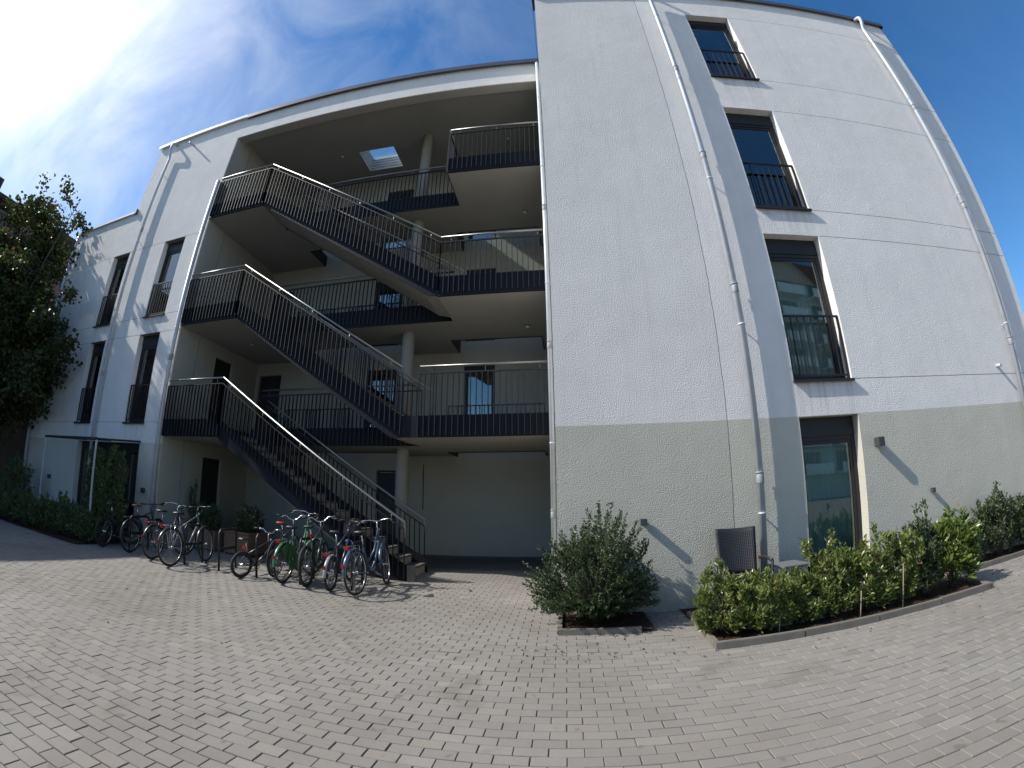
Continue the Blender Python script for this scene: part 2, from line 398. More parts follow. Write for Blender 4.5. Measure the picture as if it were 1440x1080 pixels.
# ------------------------------------------------------------------ the sky and the sun
SUN_EL, SUN_PHI = 41.5, 12.0          # elevation; angle between the sun's bearing and the facade plane
sd = Vector((-math.cos(R(SUN_PHI)) * math.cos(R(SUN_EL)), -math.sin(R(SUN_PHI)) * math.cos(R(SUN_EL)), math.sin(R(SUN_EL))))
sun = bpy.data.lights.new('sun', 'SUN'); sun.energy = 4.9; sun.angle = R(.53); sun.color = (1, .955, .89)
so = bpy.data.objects.new('sun', sun); COL.objects.link(so); so.rotation_euler = (-sd).to_track_quat('-Z', 'Y').to_euler(); so.location = (-20, -5, 20)
w = bpy.data.worlds.new('World'); sc.world = w; w.use_nodes = True; nt = w.node_tree
bg = nt.nodes['Background']; sky = nt.nodes.new('ShaderNodeTexSky'); sky.sky_type = 'NISHITA'; sky.sun_disc = False
sky.sun_elevation = R(SUN_EL)
sky.sun_rotation = math.atan2(sd.x, sd.y)
sky.air_density = 1.0; sky.dust_density = .35; sky.ozone_density = 3.2
def W(typ, **k):
    d = nt.nodes.new(typ)
    for a, b in k.items(): setattr(d, a, b)
    return d
# thin cirrus: streaked noise, densest and brightest round the sun where ice cloud scatters forward
tc = W('ShaderNodeTexCoord'); mp = W('ShaderNodeMapping'); mp.inputs['Scale'].default_value = (1.3, 2.0, .8); mp.inputs['Rotation'].default_value = (R(0), R(25), R(-10))
nt.links.new(tc.outputs['Generated'], mp.inputs[0])
n1 = W('ShaderNodeTexNoise'); n1.inputs['Scale'].default_value = 3.0; n1.inputs['Detail'].default_value = 9; n1.inputs['Roughness'].default_value = .6; n1.inputs['Distortion'].default_value = .5
nt.links.new(mp.outputs[0], n1.inputs[0])
dt = W('ShaderNodeVectorMath', operation='DOT_PRODUCT'); dt.inputs[1].default_value = sd; nt.links.new(tc.outputs['Generated'], dt.inputs[0])
def WM(op, a, b=None, clamp=False):
    d = W('ShaderNodeMath', operation=op); d.use_clamp = clamp
    for i, x in enumerate((a, b)):
        if x is None: continue
        if isinstance(x, (int, float)): d.inputs[i].default_value = x
        else: nt.links.new(x, d.inputs[i])
    return d.outputs[0]
cosg = WM('MAXIMUM', dt.outputs['Value'], 0.)
near = WM('POWER', cosg, 5.)
rp = W('ShaderNodeValToRGB'); rp.color_ramp.elements[0].position = .36; rp.color_ramp.elements[1].position = .72
nt.links.new(n1.outputs['Fac'], rp.inputs[0])
dens = WM('MULTIPLY', rp.outputs[0], WM('ADD', WM('MULTIPLY', WM('POWER', cosg, 2.8), .46), .02), True)
halo = WM('ADD', WM('MULTIPLY', WM('POWER', cosg, 11.), 1.3), WM('MULTIPLY', WM('POWER', cosg, 30.), 2.4))
bright = WM('ADD', WM('MULTIPLY', WM('POWER', cosg, 14.), 10.), 6.5)
cl = W('ShaderNodeCombineColor')
for i in range(3): nt.links.new(WM('MULTIPLY', bright, (1., 1.02, 1.05)[i]), cl.inputs[i])
mxs = W('ShaderNodeMix', data_type='RGBA'); nt.links.new(WM('ADD', dens, WM('MULTIPLY', halo, .35), True), mxs.inputs[0]); hs_ = W('ShaderNodeHueSaturation'); hs_.inputs['Saturation'].default_value = 1.27; nt.links.new(sky.outputs[0], hs_.inputs['Color']); nt.links.new(hs_.outputs[0], mxs.inputs[6]); nt.links.new(cl.outputs[0], mxs.inputs[7])
nt.links.new(mxs.outputs[2], bg.inputs[0]); bg.inputs[1].default_value = .15

# ------------------------------------------------------------------ ground and paving
g = MB(); g.quad((-90, -90, -.03), (90, -90, -.03), (90, 90, -.03), (-90, 90, -.03)); tag(g.build('ground', M['sand']), kind='structure')
def paving():
    bx, by, gap = .2, .1, .006
    xs = np.arange(-21, 13.2, bx + gap); ys = np.arange(-3.4, 9.62, by + gap)
    gx, gy = np.meshgrid(xs, ys); gx = gx + (np.arange(len(ys)) % 2)[:, None] * (bx + gap) / 2
    gx, gy = gx.ravel(), gy.ravel(); n = len(gx)
    gx = gx + rng.normal(0, .0012, n); gy = gy + rng.normal(0, .001, n)
    inner = (gx > -9.3) | (gy < 7.6)
    d2 = gx ** 2 + gy ** 2
    gx, gy = gx[inner], gy[inner]; n = len(gx)
    hx, hy, ch, dp = bx / 2, by / 2, .003, .010
    z = rng.normal(0, .0012, n); tx = rng.normal(0, .006, n); ty = rng.normal(0, .008, n)
    und = .006 * np.sin(gx * .9 + 1) * np.cos(gy * 1.1)
    cs = [(-1, -1), (1, -1), (1, 1), (-1, 1)]
    P = []
    for a, b in cs: P.append(np.stack([gx + a * (hx - ch), gy + b * (hy - ch), z + und + a * hx * tx + b * hy * ty], 1))
    for a, b in cs: P.append(np.stack([gx + a * hx, gy + b * hy, z + und + a * hx * tx + b * hy * ty - .004], 1))
    for a, b in cs: P.append(np.stack([gx + a * hx, gy + b * hy, z + und * 0 - dp - .004], 1))
    V = np.stack(P, 1).reshape(-1, 3); o = (np.arange(n) * 12)[:, None]
    fl = [[0, 1, 2, 3]] + [[i + 4, (i + 1) % 4 + 4, (i + 1) % 4, i] for i in range(4)] + [[i + 8, (i + 1) % 4 + 8, (i + 1) % 4 + 4, i + 4] for i in range(4)]
    F = np.concatenate([o + np.array([f]) for f in fl], 0)
    ob = npmesh('paving', V, F, M['paver']); tag(ob, kind='structure')
    j = MB(); nx, ny = 60, 24
    for i in range(nx):
        for k in range(ny):
            x0, x1 = -21 + 34.4 * i / nx, -21 + 34.4 * (i + 1) / nx; y0, y1 = -3.5 + 13.12 * k / ny, -3.5 + 13.12 * (k + 1) / ny
            j.quad((x0, y0, -.0095), (x1, y0, -.0095), (x1, y1, -.0095), (x0, y1, -.0095))
    tag(j.build('joint_sand', M['sand'], fix=False), kind='structure')
paving()

# ------------------------------------------------------------------ wall with holes (front face at y, thickness behind)
def wall_y(x0, x1, z0, z1, y, th, holes, mb=None):
    mb = mb or MB()
    xs = sorted({x0, x1} | {h[0] for h in holes} | {h[1] for h in holes}); zs = sorted({z0, z1} | {h[2] for h in holes} | {h[3] for h in holes})
    ins = lambda x, z: any(h[0] < x < h[1] and h[2] < z < h[3] for h in holes)
    for i in range(len(xs) - 1):
        for k in range(len(zs) - 1):
            if xs[i] < x0 or xs[i + 1] > x1 or zs[k] < z0 or zs[k + 1] > z1: continue
            if ins((xs[i] + xs[i + 1]) / 2, (zs[k] + zs[k + 1]) / 2): continue
            a, b, c, d = xs[i], xs[i + 1], zs[k], zs[k + 1]
            mb.quad((a, y, c), (b, y, c), (b, y, d), (a, y, d)); mb.quad((a, y + th, c), (a, y + th, d), (b, y + th, d), (b, y + th, c))
    for (a, b, c, d) in holes:
        mb.quad((a, y, c), (a, y, d), (a, y + th, d), (a, y + th, c)); mb.quad((b, y, c), (b, y + th, c), (b, y + th, d), (b, y, d))
        mb.quad((a, y, d), (b, y, d), (b, y + th, d), (a, y + th, d))
        if c > z0 + 1e-6: mb.quad((a, y, c), (a, y + th, c), (b, y + th, c), (b, y, c))
    mb.quad((x0, y, z0), (x0, y, z1), (x0, y + th, z1), (x0, y + th, z0)); mb.quad((x1, y, z0), (x1, y + th, z0), (x1, y + th, z1), (x1, y, z1))
    mb.quad((x0, y, z1), (x1, y, z1), (x1, y + th, z1), (x0, y + th, z1))
    return mb

D1, D2, ZR, XL, BK = 7.92, 5.85, 12.68, -9.44, 11.4
bld = empty('apartment_building', (0, 0, 0), 0, 'white rendered four storey apartment building with open staircase and projecting right block', 'building')

def window(x0, x1, z0, z1, y, rail=True, sill=True, shutter=.27, curtain='curtain', ww=1, box=True, curt_frac=1.0, handle=False, depth=.17):
    """a tall window set back in its reveal: frame with pane, roller shutter box, french balcony railing, sill"""
    yf = y + depth; fw = .062
    f = MB()
    f.box(x0, x0 + fw, yf, yf + .07, z0, z1).box(x1 - fw, x1, yf, yf + .07, z0, z1).box(x0 + fw, x1 - fw, yf, yf + .07, z1 - fw - shutter, z1 - (0 if shutter == 0 else .0))
    f.box(x0 + fw, x1 - fw, yf, yf + .07, z0, z0 + .07)
    # inner sash
    gw = (x1 - x0 - 2 * fw)
    for k in range(ww):
        a = x0 + fw + gw * k / ww; b = x0 + fw + gw * (k + 1) / ww; zt = z1 - fw - shutter
        f.box(a, a + .05, yf + .015, yf + .06, z0 + .07, zt).box(b - .05, b, yf + .015, yf + .06, z0 + .07, zt)
        f.box(a + .05, b - .05, yf + .015, yf + .06, zt - .05, zt).box(a + .05, b - .05, yf + .015, yf + .06, z0 + .07, z0 + .12)
    if shutter: f.box(x0, x1, yf - .015, yf - .001, z1 - shutter - .005, z1 - .002)
    fr = f.build('window', M['frame'], bld)
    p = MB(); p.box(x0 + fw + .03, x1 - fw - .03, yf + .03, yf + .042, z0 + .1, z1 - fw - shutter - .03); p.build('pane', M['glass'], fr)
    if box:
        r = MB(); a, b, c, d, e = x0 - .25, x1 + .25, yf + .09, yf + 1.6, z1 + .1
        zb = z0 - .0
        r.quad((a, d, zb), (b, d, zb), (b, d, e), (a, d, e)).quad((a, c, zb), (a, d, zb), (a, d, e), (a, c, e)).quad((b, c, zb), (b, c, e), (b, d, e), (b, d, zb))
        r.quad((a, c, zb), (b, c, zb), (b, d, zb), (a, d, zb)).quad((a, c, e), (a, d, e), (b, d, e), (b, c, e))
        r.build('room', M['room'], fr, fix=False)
    if curtain:
        c = MB(); n = 40; xa, xb = x0 + .02, x0 + .02 + (x1 - x0 - .04) * curt_frac
        pts = [(xa + (xb - xa) * i / n, yf + .11 + .022 * math.sin(i * 1.9) + .008 * math.sin(i * .7)) for i in range(n + 1)]
        vs = [(q[0], q[1], z0 + .04) for q in pts] + [(q[0], q[1], z1 - .05) for q in pts]
        c.add(vs, [(i, i + 1, n + 2 + i, n + 1 + i) for i in range(n)], True); c.build('curtain', M[curtain], fr, fix=False)
    if rail:
        r = MB(); yr = y + .045; zt = z0 + 1.02
        r.box(x0 + .012, x1 - .012, yr - .014, yr + .014, zt - .03, zt).box(x0 + .012, x1 - .012, yr - .012, yr + .012, z0 + .06, z0 + .085)
        r.box(x0 + .012, x0 + .04, yr - .013, yr + .013, z0 + .005, zt - .03).box(x1 - .04, x1 - .012, yr - .013, yr + .013, z0 + .005, zt - .03)
        n = 8
        for i in range(1, n):
            q = x0 + .03 + (x1 - x0 - .06) * i / n; r.box(q - .0085, q + .0085, yr - .011, yr + .011, z0 + .085, zt - .03)
        r.build('window_railing', M['steel'], fr)
    if sill:
        s = MB(); s.box(x0 - .012, x1 + .012, y - .05, y + depth, z0 - .03, z0 - .004); s.box(x0 - .012, x1 + .012, y - .052, y - .045, z0 - .045, z0 - .004)
        s.build('sill', M['frame'], fr)
    return fr

# ---- right block (tower)
TH = [(3.34, 4.37, .03, 2.46), (3.34, 4.37, 2.99, 5.41), (3.34, 4.37, 5.93, 8.34), (3.34, 4.37, 9.29, 11.70)]
mb = wall_y(-.1, 9.21, -.05, ZR, D2, .36, TH)
mb.quad((-.1, D2, -.05), (-.1, 16, -.05), (-.1, 16, ZR), (-.1, D2, ZR)); mb.quad((9.21, D2, -.05), (9.21, D2, ZR), (9.21, 16, ZR), (9.21, 16, -.05))
mb.build('block_wall', M['tower'], bld, fix=False)
mb = MB(); mb.box(-.1, 9.21, D2 + .36, 16, ZR - .25, ZR - .02); mb.build('block_roof', M['concrete'], bld)
mb = MB(); mb.box(-.16, 9.28, D2 - .07, D2 + .4, ZR, ZR + .035).box(-.16, 9.28, D2 - .075, D2 - .062, ZR - .10, ZR + .035); mb.box(9.275, 9.29, D2 - .07, 16, ZR - .1, ZR + .03); mb.box(-.165, -.155, D2 - .07, 16, ZR - .1, ZR + .034)
mb.build('block_roof_cap', M['cap'], bld)
cur = ['curtain', 'curtain', 'curtain', 'curtain_cream']
for i, h in enumerate(TH):
    window(*h, D2, rail=i > 0, sill=i > 0, curtain=cur[i], curt_frac=1.0 if i in (0, 2) else (.93 if i == 1 else .5), shutter=.27 if i < 3 else .16)

# ---- left facade with the loggia opening
LH = [(-11.13, -10.23, 2.99, 5.41), (-11.13, -10.23, 5.93, 8.34), (-13.73 + .0, -12.85, 2.99, 5.41), (-13.73, -12.85, 5.93, 8.34), (-13.4, -10.3, .03, 2.46)]
mb = wall_y(-17., XL, -.05, 9.88, D1, .36, LH)
mb.build('facade_wall', M['facade'], bld, fix=False)
mb = MB(); x0 = -13.3
mb.quad((x0, D1, 9.88), (XL, D1, 9.88), (XL, D1, ZR), (x0, D1, ZR)).quad((x0, D1, 9.88), (x0, D1, ZR), (x0, 16, ZR), (x0, 16, 9.88))
mb.quad((XL, D1, 9.88), (XL, D1, ZR), (XL, D1 + .36, ZR), (XL, D1 + .36, 9.88))
mb.quad((-17, D1, -.05), (-17, 16, -.05), (-17, 16, 9.88), (-17, D1, 9.88)).quad((-17, D1, 9.88), (-17, 16, 9.88), (x0, 16, 9.88), (x0, D1, 9.88))
mb.build('upper_facade_wall', M['facade'], bld, fix=False)
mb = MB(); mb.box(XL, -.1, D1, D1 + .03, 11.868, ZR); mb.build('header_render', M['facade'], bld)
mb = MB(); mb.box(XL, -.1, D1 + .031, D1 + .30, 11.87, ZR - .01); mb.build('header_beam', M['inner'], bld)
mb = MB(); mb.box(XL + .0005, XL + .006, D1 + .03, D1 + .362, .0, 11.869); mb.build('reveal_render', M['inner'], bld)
mb = MB(); mb.box(-9.3, -.1, D1 - .10, D1 + .5, ZR, ZR + .10).box(-9.3, -.1, D1 - .105, D1 - .09, ZR - .05, ZR + .1); mb.build('roof_cap', M['cap'], bld)
mb = MB(); mb.box(-13.42, -9.3, D1 - .10, D1 + .5, ZR, ZR + .12).box(-13.42, -13.3, D1 + .5, 15.9, ZR, ZR + .12); mb.build('roof_trim', M['cap_light'], bld)
mb = MB(); mb.box(-17.06, -13.3, D1 - .07, D1 + .4, 9.88, 9.96); mb.build('lower_roof_trim', M['cap_light'], bld)
mb = MB(); mb.box(-13.33, -13.24, D1 - .09, D1 + .05, 9.86, 10.04); mb.build('flashing', M['cap'], bld)
for i, h in enumerate(LH[:4]): window(*h, D1, curtain='curtain' if i in (0, 2) else 'curtain_cream', curt_frac=.45 if i % 2 else .9)
window(*LH[4], D1, rail=False, sill=False, ww=3, shutter=.12, curtain='curtain_cream', curt_frac=.33)
# roof slab with skylight hole, ceiling
sx0, sx1, sy0, sy1 = -6.05, -4.85, 9.92, 10.9
def slab_with_holes(x0, x1, y0, y1, z0, z1, holes):
    mb = MB(); xs = sorted({x0, x1} | {h[0] for h in holes} | {h[1] for h in holes}); ys = sorted({y0, y1} | {h[2] for h in holes} | {h[3] for h in holes})
    for i in range(len(xs) - 1):
        for k in range(len(ys) - 1):
            cx, cy = (xs[i] + xs[i + 1]) / 2, (ys[k] + ys[k + 1]) / 2
            if any(h[0] < cx < h[1] and h[2] < cy < h[3] for h in holes): continue
            a, b, c, d = xs[i], xs[i + 1], ys[k], ys[k + 1]
            mb.quad((a, c, z1), (b, c, z1), (b, d, z1), (a, d, z1)); mb.quad((a, c, z0), (a, d, z0), (b, d, z0), (b, c, z0))
            def edge(p, q, nx, ny):
                if not (x0 < nx < x1 and y0 < ny < y1) or any(h[0] < nx < h[1] and h[2] < ny < h[3] for h in holes):
                    mb.quad((p[0], p[1], z0), (q[0], q[1], z0), (q[0], q[1], z1), (p[0], p[1], z1))
            e = .001
            edge((a, c), (b, c), cx, c - e); edge((a, d), (b, d), cx, d + e); edge((a, c), (a, d), a - e, cy); edge((b, c), (b, d), b + e, cy)
    return mb
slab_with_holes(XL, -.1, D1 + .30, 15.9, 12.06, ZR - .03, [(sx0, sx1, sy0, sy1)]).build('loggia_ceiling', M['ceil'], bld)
mb = MB()
for k in range(5):  # stepped lining of the skylight shaft
    z0, z1 = 12.065 + k * .10, 12.065 + (k + 1) * .10 - .010; t = .012 + .022 * k
    mb.box(sx0 + .001, sx1 - .001, sy0 + .001, sy0 + t, z0, z1).box(sx0 + .001, sx1 - .001, sy1 - t, sy1 - .001, z0, z1)
    mb.box(sx0 + .001, sx0 + t, sy0 + t, sy1 - t, z0, z1).box(sx1 - t, sx1 - .001, sy0 + t, sy1 - t, z0, z1)
sk = mb.build('skylight', M['cap_light'], bld)
mb = MB(); mb.box(sx0 + .002, sx1 - .002, sy0 + .002, sy1 - .002, 12.58, 12.59); mb.build('pane', M['clear'], sk)
# loggia walls
XJ = []
BH = [(-2.62, -1.76, 2.94, 5.12), (-5.47, -4.55, 2.94, 5.12), (-2.62, -1.76, 5.82, 8.08), (-5.47, -4.55, 5.82, 7.95), (-2.62, -1.76, 9.07, 11.3), (-5.47, -4.55, 9.07, 11.42),
      (-5.02, -4.10, .03, 2.28), (-9.32, -8.45, 2.94, 5.12), (-9.32, -8.45, 5.82, 7.95), (-9.32, -8.45, 9.07, 11.2)]
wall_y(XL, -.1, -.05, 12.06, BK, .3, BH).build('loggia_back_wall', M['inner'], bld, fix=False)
SH = [(9.46, 10.23, .03, 2.33), (9.46, 10.23, 2.94, 5.14)]
mb = MB(); ys = [D1 + .36, 9.46, 10.23, BK]; zs = [-.05, .03, 2.33, 2.94, 5.14, 12.06]
for i in range(3):
    for k in range(5):
        if i == 1 and k in (1, 3): continue
        mb.quad((XL, ys[i], zs[k]), (XL, ys[i + 1], zs[k]), (XL, ys[i + 1], zs[k + 1]), (XL, ys[i], zs[k + 1]))
for (a, b, c, d) in SH:
    mb.quad((XL, a, c), (XL - .2, a, c), (XL - .2, a, d), (XL, a, d)).quad((XL, b, c), (XL - .2, b, c), (XL - .2, b, d), (XL, b, d)).quad((XL, a, d), (XL - .2, a, d), (XL - .2, b, d), (XL, b, d))
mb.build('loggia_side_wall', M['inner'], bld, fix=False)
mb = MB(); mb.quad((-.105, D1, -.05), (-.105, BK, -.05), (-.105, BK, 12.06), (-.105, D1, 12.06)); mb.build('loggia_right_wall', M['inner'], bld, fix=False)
mb = MB(); mb.box(XL + .002, XL + .012, 8.66, 8.70, .02, 12.0); mb.build('wall_joint_strip', M['ceil'], bld)
def door(x0, x1, z0, z1, y, glazed=False):
    f = MB(); f.box(x0, x0 + .05, y + .1, y + .16, z0, z1).box(x1 - .05, x1, y + .1, y + .16, z0, z1).box(x0 + .05, x1 - .05, y + .1, y + .16, z1 - .05, z1)
    if not glazed:
        f.box(x0 + .053, x1 - .053, y + .115, y + .15, z0 + .005, z1 - .053, .004); f.box(x0 + .12, x1 - .12, y + .108, y + .117, z0 + .15, z1 - .25)
    d = f.build('door', M['doorm'], bld)
    h = MB(); h.tube([(x1 - .12, y + .11, z0 + 1.03), (x1 - .12, y + .06, z0 + 1.03), (x1 - .24, y + .06, z0 + 1.03)], .009, 6); h.build('handle', M['inox'], d, fix=False)
    return d
door(-5.02, -4.10, .03, 2.28, BK)
for k in (7, 8, 9): door(*BH[k], BK)
for k in (0, 1, 2, 3, 4, 5): window(*BH[k], BK, rail=False, sill=False, shutter=.0 if k < 2 else .12, curtain=None if k != 4 else 'curtain_cream', depth=.08, box=True)
for (a, b, c, d) in SH:   # doors in the side wall
    f = MB(); f.box(XL - .16, XL - .1, a, a + .05, c, d).box(XL - .16, XL - .1, b - .05, b, c, d).box(XL - .16, XL - .1, a + .05, b - .05, d - .05, d).box(XL - .15, XL - .115, a + .052, b - .052, c + .005, d - .052, .004)
    dd = f.build('door', M['doorm'], bld)
    h = MB(); h.tube([(XL - .11, b - .12, c + 1.03), (XL - .06, b - .12, c + 1.03), (XL - .06, b - .24, c + 1.03)], .009, 6); h.build('handle', M['inox'], dd, fix=False)
mb = MB(); mb.box(XL, -.1, 9.62, BK, -.02, .02); mb.build('loggia_floor', M['floorc'], bld)

# ---- slabs, landings, flights
LV = [(2.92, 2.66, -3.02), (5.80, 5.50, -2.40), (9.05, 8.75, -2.38)]   # floor top, underside, left end of the front platform
WELLS = [(-7.4, -4.1, 10.42, BK - .001), (-2.75, -.42, 10.42, BK - .001)]
for fl, un, xe in LV:
    holes = WELLS + [(-7.5, xe, D1, 9.2)]
    s = slab_with_holes(XL + .001, -.106, D1 + .02, BK - .001, un, fl, [(h[0], h[1], h[2] if h[2] > D1 + .1 else D1 + .02, h[3]) for h in holes])
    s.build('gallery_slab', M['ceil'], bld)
    f = MB(); zt = fl + .15
    f.box(XL + .002, -7.5, D1 - .022, D1 + .018, un + .0, zt); f.box(xe, -.107, D1 - .022, D1 + .018, un + .0, zt)
    f.box(-7.5, xe, 9.178, 9.198, un, zt); f.box(xe - .021, xe - .001, D1 + .02, 9.178, un, zt) if xe > -2.39 else None
    f.build('slab_fascia', M['fascia'], bld)
    for (a, b, c, d) in WELLS:
        f = MB(); f.box(a, b, c + .001, c + .02, un - .02, fl + .06).box(a + .001, a + .02, c + .02, d, un - .02, fl + .06).box(b - .02, b - .001, c + .02, d, un - .02, fl + .06); f.build('well_fascia', M['steel'], bld)

SL = []   # flights: (bottom x, bottom z, top x, top z)
FL = [(-2.86, 0., -7.5, 2.92, 17), (-3.0, 2.92, -7.5, 5.80, 16), (-2.38, 5.80, -7.5, 9.05, 18)]
FY0, FY1 = D1 + .05, 9.05
for (xb, zb, xt, zt, n) in FL:
    run = (xb - xt) / (n - 1); rise = (zt - zb) / n
    top = [(xb, zb)]
    for i in range(n):
        top.append((xb - run * i, zb + rise * (i + 1)))
        if i < n - 1: top.append((xb - run * (i + 1), zb + rise * (i + 1)))
    th = .20
    sl = (zt - zb) / (xb - xt)
    prof = top + [(xt, zt - .28)] + [(xb - .28, zb - .28 if zb > .1 else 0.0)] + [(xb, zb - .28 if zb > .1 else 0.0)]
    if zb < .1: prof = top + [(xt, zt - .28), (xb - .3, 0.0)]
    m = MB(); y0, y1 = FY0, FY1
    # sides as fan strips (profile is concave), so build tread by tread
    def under(x):
        if zb < .1: return max(0., zt - .30 - (x - xt) * (zt - .30) / ((xb - .45) - xt))
        return max(zb - .28, zt - .28 - (x - xt) * sl * ((zt - zb) / ((xb - .2 - xt) * sl)))
    for i in range(n):
        z1 = zb + rise * (i + 1); xa = xb - run * i; xc = xb - run * (i + 1) if i < n - 1 else xt - .0
        if i == n - 1: continue
        ua, uc = under(xa), under(xc)
        vs = [(xa, y0, ua), (xc, y0, uc), (xc, y0, z1), (xa, y0, z1), (xa, y1, ua), (xc, y1, uc), (xc, y1, z1), (xa, y1, z1)]
        m.add(vs, [(0, 1, 2, 3), (7, 6, 5, 4), (0, 4, 5, 1), (3, 2, 6, 7)])
        zprev = z1 - rise if i else (zb if zb < .1 else zb - .28)
        m.quad((xa, y0, zprev), (xa, y1, zprev), (xa, y1, z1), (xa, y0, z1))
    m.quad((xt, y0, zt - rise), (xt, y1, zt - rise), (xt, y1, zt), (xt, y0, zt))
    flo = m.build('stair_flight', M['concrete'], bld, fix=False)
    for i in range(n - 1):
        z1 = zb + rise * (i + 1); xa = xb - run * i; xc = xa - run
        tr = MB(); tr.box(xc - .0, xa + .025, y0 + .03, y1 - .03, z1 + .001, z1 + .035, .003); tr.build('tread', M['floorc'], flo)
    for side, yy in (('a', FY0 - .045), ('b', FY1 + .01)):
        st = MB(); a = .26; b = .30 if zb < .1 else .17
        # plate follows the pitch
        x_b, x_t = xb + (.0 if zb > .1 else .05), xt
        zl = zb + .02; 
        low = (zb - .0) if zb < .1 else None
        if zb < .1: pr_ = [(x_b, 0.0), (x_b - .38, 0.0), (x_t, zt - b), (x_t, zt + .15), (x_b, .27)]
        else: pr_ = [(x_b, zb - .262), (x_b - .22, zb - .262), (x_t, zt - .288), (x_t, zt + .15), (x_b, zb + .15)]
        st.prism(pr_, yy, yy + .022, 'y'); st.build('stringer', M['fascia'], flo)

# ---- balustrades: flat steel bars, black top bar, stainless handrail on short pins
def balustrade(P, Q, sl_low=0.0, hr=1.08, name='balustrade', low=-.24, over=(0, 0), step=.108, axis='x', rail=True, pins=True, endloop=False):
    """P,Q: foot points on the walking line"""
    P, Q = Vector(P), Vector(Q); d = Q - P; L = math.hypot(d.x, d.y); u = d / L
    m = MB(); tb = hr - .14
    A, B = P + Vector((0, 0, tb)), Q + Vector((0, 0, tb))
    def beam(A, B, hz, w_, tgt):
        dx = (B - A).normalized(); sx = Vector((-dx.y, dx.x, 0)).normalized() * w_ / 2; upv = Vector((0, 0, hz / 2))
        vs = [A - sx - upv, A + sx - upv, A + sx + upv, A - sx + upv, B - sx - upv, B + sx - upv, B + sx + upv, B - sx + upv]
        tgt.add(vs, [(0, 3, 2, 1), (4, 5, 6, 7), (0, 1, 5, 4), (2, 3, 7, 6), (0, 4, 7, 3), (1, 2, 6, 5)])
    beam(A, B, .022, .045, m)
    n = max(2, int(L / step)); hd = Vector((d.x, d.y, 0)).normalized(); sd_ = Vector((-hd.y, hd.x, 0))
    for i in range(n + 1):
        p = P + d * (i / n); z0 = p.z + low; z1 = p.z + tb - .008
        hx, hy = hd * .0062, sd_ * .021
        vs = [Vector((p.x, p.y, z)) + a * hx + b * hy for z in (z0, z1) for a, b in ((-1, -1), (1, -1), (1, 1), (-1, 1))]
        m.add(vs, [(0, 3, 2, 1), (4, 5, 6, 7), (0, 1, 5, 4), (1, 2, 6, 5), (2, 3, 7, 6), (3, 0, 4, 7)])
    o = m.build(name, M['steel'], bld)
    if rail:
        h = MB(); A, B = P + Vector((0, 0, hr)), Q + Vector((0, 0, hr)); A -= u * over[0]; B += u * over[1]
        pts = [A, B]
        if endloop: pts = [A + Vector((0.02, 0, -.30)), A, B]
        h.tube(pts, .0215, 10)
        pn = h; k = max(2, int(L / 1.0))
        for i in range(k + 1):
            p = P + d * ((i + .25) / (k + .5)); pn.tube([p + Vector((0, 0, tb)), p + Vector((0, 0, hr - .01))], .006, 5)
        h.build('handrail', M['inox'], o, fix=False)
    return o
yf = D1 - .045
for k, (fl, un, xe) in enumerate(LV):
    balustrade((XL + .05, yf, fl), (-7.5, yf, fl), hr=1.1)
    if k < 3: balustrade((xe + (.35 if k == 0 else 0), yf, fl), (-.13, yf, fl), hr=1.1)
    balustrade((-7.35, 9.165, fl), (xe - .02, 9.165, fl), hr=1.1)
    # railings round the light wells at the back
    for (a, b, c, d) in WELLS:
        balustrade((a, c - .03, fl), (b, c - .03, fl), hr=1.0, low=.06, rail=False)
balustrade((-2.40, yf, 9.05), (-2.40, 9.16, 9.05), hr=1.1, low=-.28)
for k, (xb, zb, xt, zt, n) in enumerate(FL):
    x_b = xb + .0; 
    q = .35 if k == 1 else 0
    balustrade((x_b + q * 0 - .02, yf, zb + .0 if k else .0), (xt, yf, zt), hr=1.1, low=-.2 if k else .02, over=(0, 0), endloop=(k == 0))
    balustrade((x_b - .02, FY1 + .045, zb if k else .0), (-6.85 if False else xt + .45, FY1 + .045, zb + (zt - zb) * ((x_b - .02 - (xt + .45)) / (x_b - .02 - xt))), hr=1.08 if k else 1.1, low=-.2 if k else .02, over=(.25 if k else 0, .0), endloop=(k == 0))
# low concrete post at the foot of the first flight
mb = MB(); mb.box(-2.84, -2.70, 7.90, 7.98, 0, .30, .006); mb.build('stair_foot_post', M['kerb'], bld)
# columns
for (z0, z1) in ((0.02, 2.659), (2.921, 5.499), (5.801, 8.749), (9.051, 12.06)):
    mb = MB(); n = 32; cx_, cy_, r_ = -3.66, 9.78, .150
    vs = [(cx_ + r_ * math.cos(2 * math.pi * i / n), cy_ + r_ * math.sin(2 * math.pi * i / n), z) for z in (z0, z1) for i in range(n)]
    mb.add(vs, [(i, (i + 1) % n, n + (i + 1) % n, n + i) for i in range(n)], True); mb.build('column', M['concrete'], bld, fix=False)
# conduit on the ground-floor wall, ceiling lights
mb = MB(); mb.tube([(-3.66, BK - .012, 1.26), (-3.66, BK - .012, 2.45)], .010, 6); mb.build('conduit', M['steel'], bld, fix=False)
mb = MB(); mb.tube([(-3.45, BK - .012, 3.6), (-3.45, BK - .012, 5.2)], .008, 6); mb.build('conduit', M['steel'], bld, fix=False)
for p in ((-.75, 9.67, 8.75), (-.74, 9.70, 5.5), (-6.65, 9.95, 12.06), (-1.25, 10.2, 12.06), (-8.3, 9.6, 5.5)):
    mb = MB(); mb.tube([(p[0], p[1], p[2] - .001), (p[0], p[1], p[2] - .02)], .075, 16); l = mb.build('ceiling_light', M['lampm'], bld, fix=False)
    s = MB(); s.sphere((p[0], p[1], p[2] - .02), .062, .55, 7); s.build('lamp_glass', M['bulb'], l, fix=False)

